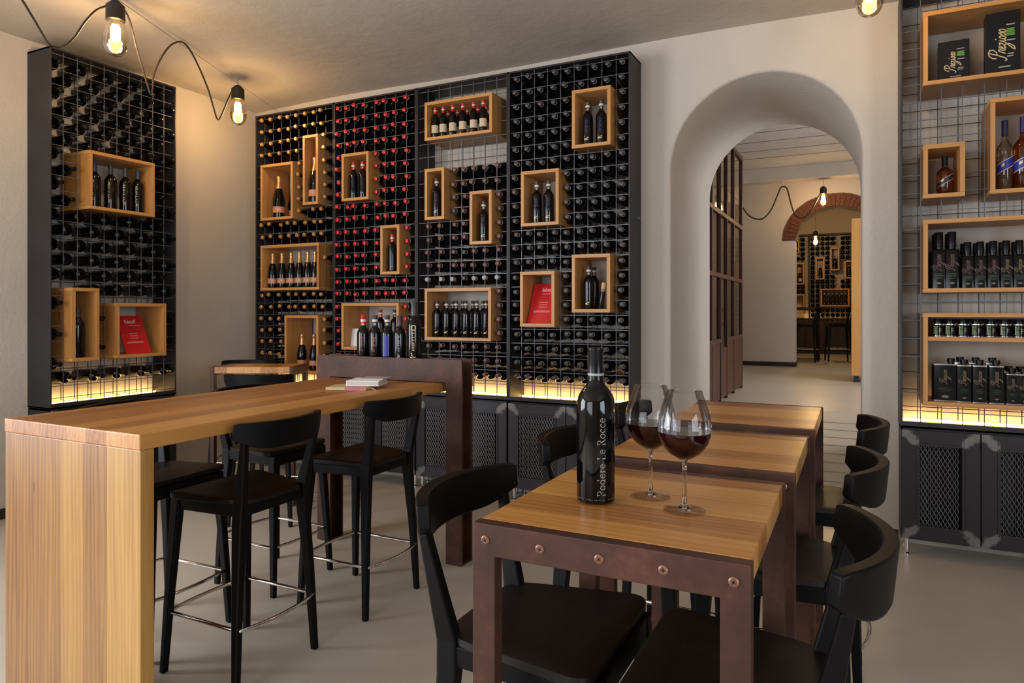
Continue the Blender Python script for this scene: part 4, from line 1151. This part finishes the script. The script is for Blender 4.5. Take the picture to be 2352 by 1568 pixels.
# ---- on the nearest table
standing('podere', (-.491, 1.376, 1.0003), 'tall black wine bottle with white vertical lettering on the nearest table', turn=radians(19.6), k=1.075)
def wine_glass(label, x, y):
    w = thing('wine_glass', label, 'wine glass', (x, y, 1.0), 0, 'glasses of red wine'); k = 1.07
    G().lathe(sc([(.037, .0006), (.0385, .0015), (.030, .0035), (.012, .0060)], k), 40).build('foot', M['glass'], w, 50)
    G().lathe(sc([(0, .0004), (.010, .0008), (.0115, .0060), (.0055, .012), (.0043, .030), (.0040, .075), (.0050, .092), (.0070, .0965), (0, .0975)], k), 40).build('stem', M['glass_stem'], w, 50)
    bowl = [(.0062, .096), (.0150, .099), (.0310, .110), (.0432, .127), (.0493, .145), (.0502, .158), (.0475, .177), (.0408, .200), (.0325, .2235)]
    B = fine(bowl)
    g = G(); g.lathe(sc(B, k), 48); g.lathe(sc([(.0322, .2232), (.0331, .2245), (.0322, .2250), (.0317, .2238)], k), 48); g.build('bowl', M['glass'], w, 60)
    lv = .149; wp = [(0, .0982)] + [(max(r-.0012, .001), z+.0008) for r, z in B if .098 < z < lv]; rl = wp[-1][0]
    wp += [(rl+.0003, lv), (0, lv)]
    G().lathe(sc(wp, k), 48).build('wine', M['wine'], w, 40)
m, t_, b_ = nodes('stem_glass'); b_.inputs['Transmission Weight'].default_value = 1; b_.inputs['Roughness'].default_value = .02; b_.inputs['IOR'].default_value = 1.45; M['glass_stem'] = m
wine_glass('glass of red wine behind, next to the bottle', -.397, 1.461)
wine_glass('glass of red wine in front, nearer the table edge', -.308, 1.389)

# ================================================================== LAMPS
def pendant(label, P, s, hook, light):
    p = thing('pendant_bulb', label, 'lamp', P, 0, 'bare filament bulbs on a cable')   # P: top of the socket
    G().lathe(sc([(0, 0), (.022, 0), (.040, -.018), (.052, -.030), (.053, -.118), (.046, -.122), (0, -.122)], s), 24).build('socket', M['socket'], p, 40)
    G().lathe(sc(fine([(.040, -.120), (.055, -.150), (.068, -.215), (.070, -.250), (.062, -.290), (.042, -.318), (.015, -.332)], 4) + [(0, -.334)], s), 36).build('bulb', M['bulb'], p, 60)
    G().lathe(sc([(0, -.140), (.018, -.146), (.028, -.165), (.028, -.222), (.018, -.244), (0, -.252)], s), 14).build('filament', M['filament'], p, 60)
    G().tube([(0, 0, -.005), (0, 0, hook)], .0035, 6).build('hook', M['thinwire'], p)
    l = bpy.data.lights.new('filament_light', 'POINT'); l.energy = light; l.color = (1.0, .74, .46); l.shadow_soft_size = .05
    lo = bpy.data.objects.new('filament_light', l); COL.objects.link(lo); lo.location = (P[0], P[1], P[2]-.24*s)
B1, B2, B3 = (-3.99, 2.63, 3.27), (-4.556, 4.05, 3.26), (.064, 4.09, 3.27)
pendant('big filament bulb at the front of the cable, above the side-wall rack', B1, 1.0, .05, 28)
pendant('filament bulb in the corner, where the two racks meet', B2, .98, .06, 20)
pendant('filament bulb above the arch, cut by the top of the picture', B3, .95, .05, 7)
d = Vector((B2[0]-B1[0], B2[1]-B1[1], 0)).normalized(); nrm = Vector((-d.y, d.x, 0)); c0 = nrm.dot(Vector((B1[0], B1[1], 0)))
def on_cable(px, py):
    u = (px-CX)/FPX; rx, ry = -SY+u*CY, CY+u*SY
    z = c0/(nrm.x*rx+nrm.y*ry); return Vector((z*rx, z*ry, EYE+(HORIZON-py)/FPX*z))
def smooth_path(P, m=8):
    out = []
    for i in range(len(P)-1):
        p0 = P[max(i-1, 0)]; p1 = P[i]; p2 = P[i+1]; p3 = P[min(i+2, len(P)-1)]
        for j in range(m):
            t = j/m; out.append(.5*((2*p1) + (p2-p0)*t + (2*p0-5*p1+4*p2-p3)*t*t + (3*p1-p0-3*p2+p3)*t**3))
    return out + [P[-1]]
cab = thing('lamp_cable', 'brown cable looping between the two filament bulbs near the corner', 'cable', B1)
def cable_part(pxs, r=.0062):
    P = smooth_path([on_cable(*q) - Vector(B1) for q in pxs]); G().tube(P, r, 8).build('cable', M['cable'], cab, 60)
cable_part([(40, -14), (52, 2), (80, 48), (110, 97), (128, 107), (150, 104), (172, 84), (195, 50), (220, 24), (243, 14)])
cable_part([(284, 20), (298, 48), (312, 105), (325, 150), (338, 192), (345, 214), (350, 205), (354, 170), (372, 130), (392, 104), (415, 96), (433, 110), (455, 150), (478, 205), (490, 245), (500, 274), (510, 262), (522, 232), (531, 212)])
end = Vector(B2) + d*.78; beg = Vector(B1) - d*1.6
w0 = Vector((0, 0, .018))
P = [beg - Vector(B1) + w0, w0*1, Vector(B2)-Vector(B1)+w0, Vector((end.x, min(end.y, YB-.003), B2[2]))-Vector(B1)+w0]
G().tube(P, .0018, 5).build('support_wire', M['thinwire'], cab)
hk = on_cable(415, 96) - Vector(B1); hk2 = Vector((hk.x, hk.y, .03))
G().tube([hk, hk2], .0035, 6).build('hook', M['white'], cab)
# lamps in the rooms beyond
D1 = on_y(1891, 428, 11.62); D2 = on_y(1873, 530, 14.2)
pendant('filament bulb hanging in front of the brick arch', D1, .93, 3.455-D1.z, 24)
pendant('filament bulb in the farthest room before the last rack', D2, .85, 3.80-D2.z, 75)
D3 = on_y(1640, 430, 10.6)
cab2 = thing('lamp_cable', 'brown cable swagging along the beam before the brick arch', 'cable', D1)
P = smooth_path([on_y(*q, 11.62)-D1 for q in ((1660, 420), (1680, 445), (1700, 468), (1718, 493), (1738, 503), (1755, 500), (1772, 480), (1785, 450), (1793, 432), (1800, 428), (1808, 434), (1815, 460), (1825, 490), (1842, 500), (1862, 485), (1884, 445))])
G().tube(P, .011, 8).build('cable', M['cable'], cab2, 60)
hp = on_y(1800, 428, 11.62)-D1; G().tube([hp, Vector((hp.x, hp.y, 3.455-D1.z))], .004, 6).build('hook', M['white'], cab2)

# ================================================================== FAR ROOM: rack, boxes
FY = 16.3
fx = lambda p: on_y(p, 600, FY).x
FE = [fx(1805), fx(1859), fx(1990)]
e0 = FE[0]
FBX = [(1820, 1836, 553, 581), (1827, 1847, 604, 653), (1873, 1894, 591, 641), (1907, 1928, 569, 620), (1940, 1960, 599, 639), (1822, 1848, 676, 720), (1885, 1951, 663, 703)]
fh = []
for p0, p1, y0, y1 in FBX:
    a = on_y(p0, y0, FY-.06); b = on_y(p1, y1, FY-.06); fh.append((a.x-e0, b.x-e0, b.z-HR, a.z-HR))
fr_ = rack('wine_rack', 'wall rack in the farthest room seen through both arches', (e0, FY, HR), 0, [x-e0 for x in FE], 3.065-HR, .265, fh, back=False)
fbox = []
def far_box(p0, p1, y0, y1, lab):
    a = on_y(p0, y0, FY-.06); b = on_y(p1, y1, FY-.06)
    x0, x1, z0, z1 = a.x, b.x, b.z, a.z; fbox.append((x0, x1, z0, z1)); t = .026
    o = thing('display_box', lab, 'display box', (x0, FY-.06, z0), 0, 'oak boxes in the farthest rack')
    G().box(0, x1-x0, 0, .3, 0, t).box(0, x1-x0, 0, .3, z1-z0-t, z1-z0).box(0, t, 0, .3, t, z1-z0-t).box(x1-x0-t, x1-x0, 0, .3, t, z1-z0-t).build('box_frame', M['box_v'], o)
    return x0, x1, z0+t
FB = [(1820, 1836, 553, 581, 'highest oak box beside the jamb in the farthest rack', 'cream'), (1827, 1847, 604, 653, 'oak box with a pale-labelled bottle in the farthest rack', 'cream'),
      (1873, 1894, 591, 641, 'narrow oak box left of centre in the farthest rack', 'wine'), (1907, 1928, 569, 620, 'uppermost narrow oak box in the farthest rack', 'wine'),
      (1940, 1960, 599, 639, 'oak box beside the pine panel in the farthest rack', 'blue'), (1822, 1848, 676, 720, 'lowest oak box beside the jamb in the farthest rack', None)]
for p0, p1, y0, y1, lab, st in FB:
    x0, x1, z = far_box(p0, p1, y0, y1, lab)
    if st: standing(st, ((x0+x1)/2, FY+.05, z+.0006), 'bottle standing in the ' + lab.replace(' with a pale-labelled bottle', ''), 'single bottles in the farthest boxes', k=.95)
x0, x1, z = far_box(1885, 1951, 663, 703, 'wide oak box with six bottles in the farthest rack')
for i in range(6):
    standing('wine', (x0+.075+i*(x1-x0-.15)/5, FY+.04, z+.0006), '%s bottle from the left in the wide box of the farthest rack' % ORD[i], 'six bottles in the farthest wide box', k=.93)
rows = []
for rI in range(18):
    z = 3.065-.015-.022-.052 - rI*PITCH; row = []
    for ci in range(17):
        x = e0 + .05 + ci*.0985
        if abs(x-FE[1]) < .04 or x > FE[2]-.04 or blocked(x, z, fbox, .042): continue
        if fx(1918) < x < fx(1932) and not (2.62 > z > 2.3) and z > 1.6: continue
        row.append(x)
    if row: rows.append((z, row))
for ri, (z, row) in enumerate(rows):
    for ci, x in enumerate(row):
        lying_bottle('bord', 'plastic', (x, FY-.03, z), 0, 'dark bottle in farthest rack, %s row down, %s from left' % (ORD[ri], ORD[ci]), 'bottle', 'bottles lying in the farthest rack', rim=False)
cb = thing('low_cabinet', 'dark low cabinet under the farthest rack', 'cabinet', (e0, FY, HR))
G().box(0, FE[2]-e0, .03, .26, 0, .08).box(0, FE[2]-e0, 0, .26, .08, .733).build('cabinet_body', M['steel'], cb, bevel=.004)
for q in range(4):
    w = (FE[2]-e0)/4
    d_ = G().box(q*w+.006, (q+1)*w-.006, -.014, 0, .09, .725).build('door', M['base'], cb, bevel=.003)
# pine panel standing beside the passage
pp = thing('pine_cabinet', 'tall pine cabinet on short feet standing before the brick arch', 'cabinet', (-.054, 9.97, HR))
G().box(0, .50, 0, .45, .085, 2.13).build('cabinet_body', M['woodpanel'], pp, bevel=.004)
G().box(.03, .09, .03, .09, 0, .085).build('foot', M['steel'], pp); G().box(.41, .47, .03, .09, 0, .085).build('foot', M['steel'], pp)
G().box(.03, .09, .36, .42, 0, .085).build('foot', M['steel'], pp); G().box(.41, .47, .36, .42, 0, .085).build('foot', M['steel'], pp)

# ================================================================== LIGHT
def area(name, loc, rot, sx, sy, power, col):
    l = bpy.data.lights.new(name, 'AREA'); l.shape = 'RECTANGLE'; l.size = sx; l.size_y = sy; l.energy = power; l.color = col
    o = bpy.data.objects.new(name, l); COL.objects.link(o); o.location = loc; o.rotation_euler = rot; return o
area('daylight_rear_window', (-2.45, YF+.02, 1.75), (radians(90), 0, radians(0)), 3.6, 2.2, 135, (.92, .95, 1.0))
area('daylight_left_window', (XL+.02, -1.0, 1.72), (radians(90), 0, radians(-90)), 3.1, 2.0, 265, (.88, .93, 1.0))
area('daylight_side_window', (XR-.02, -1.1, 1.75), (radians(90), 0, radians(90)), 2.5, 1.9, 140, (.80, .89, 1.0))
area('daylight_beyond_window', (2.58, 8.05, 2.15), (radians(90), 0, radians(90)), 2.2, 2.0, 95, (.95, .96, 1.0))
w = bpy.data.worlds.new('World'); SC.world = w; w.use_nodes = True
w.node_tree.nodes['Background'].inputs[0].default_value = (.62, .72, .9, 1); w.node_tree.nodes['Background'].inputs[1].default_value = .6

# ================================================================== CAMERA
cam = bpy.data.cameras.new('camera'); co = bpy.data.objects.new('camera', cam); COL.objects.link(co)
cam.sensor_width = 36; cam.lens = FPX/2352*36
cam.shift_x = 0; cam.shift_y = -(784-HORIZON)/2352
co.location = (0, 0, EYE); co.rotation_euler = (radians(90), 0, YAW); cam.clip_start = .05
SC.camera = co
SC.view_settings.view_transform = 'Standard'; SC.view_settings.look = 'None'; SC.view_settings.gamma = 1; SC.view_settings.use_curve_mapping = False
SC.view_settings.exposure = 0.0
SC.cycles.max_bounces = 10; SC.cycles.transparent_max_bounces = 16
SC.cycles.sample_clamp_indirect = 6
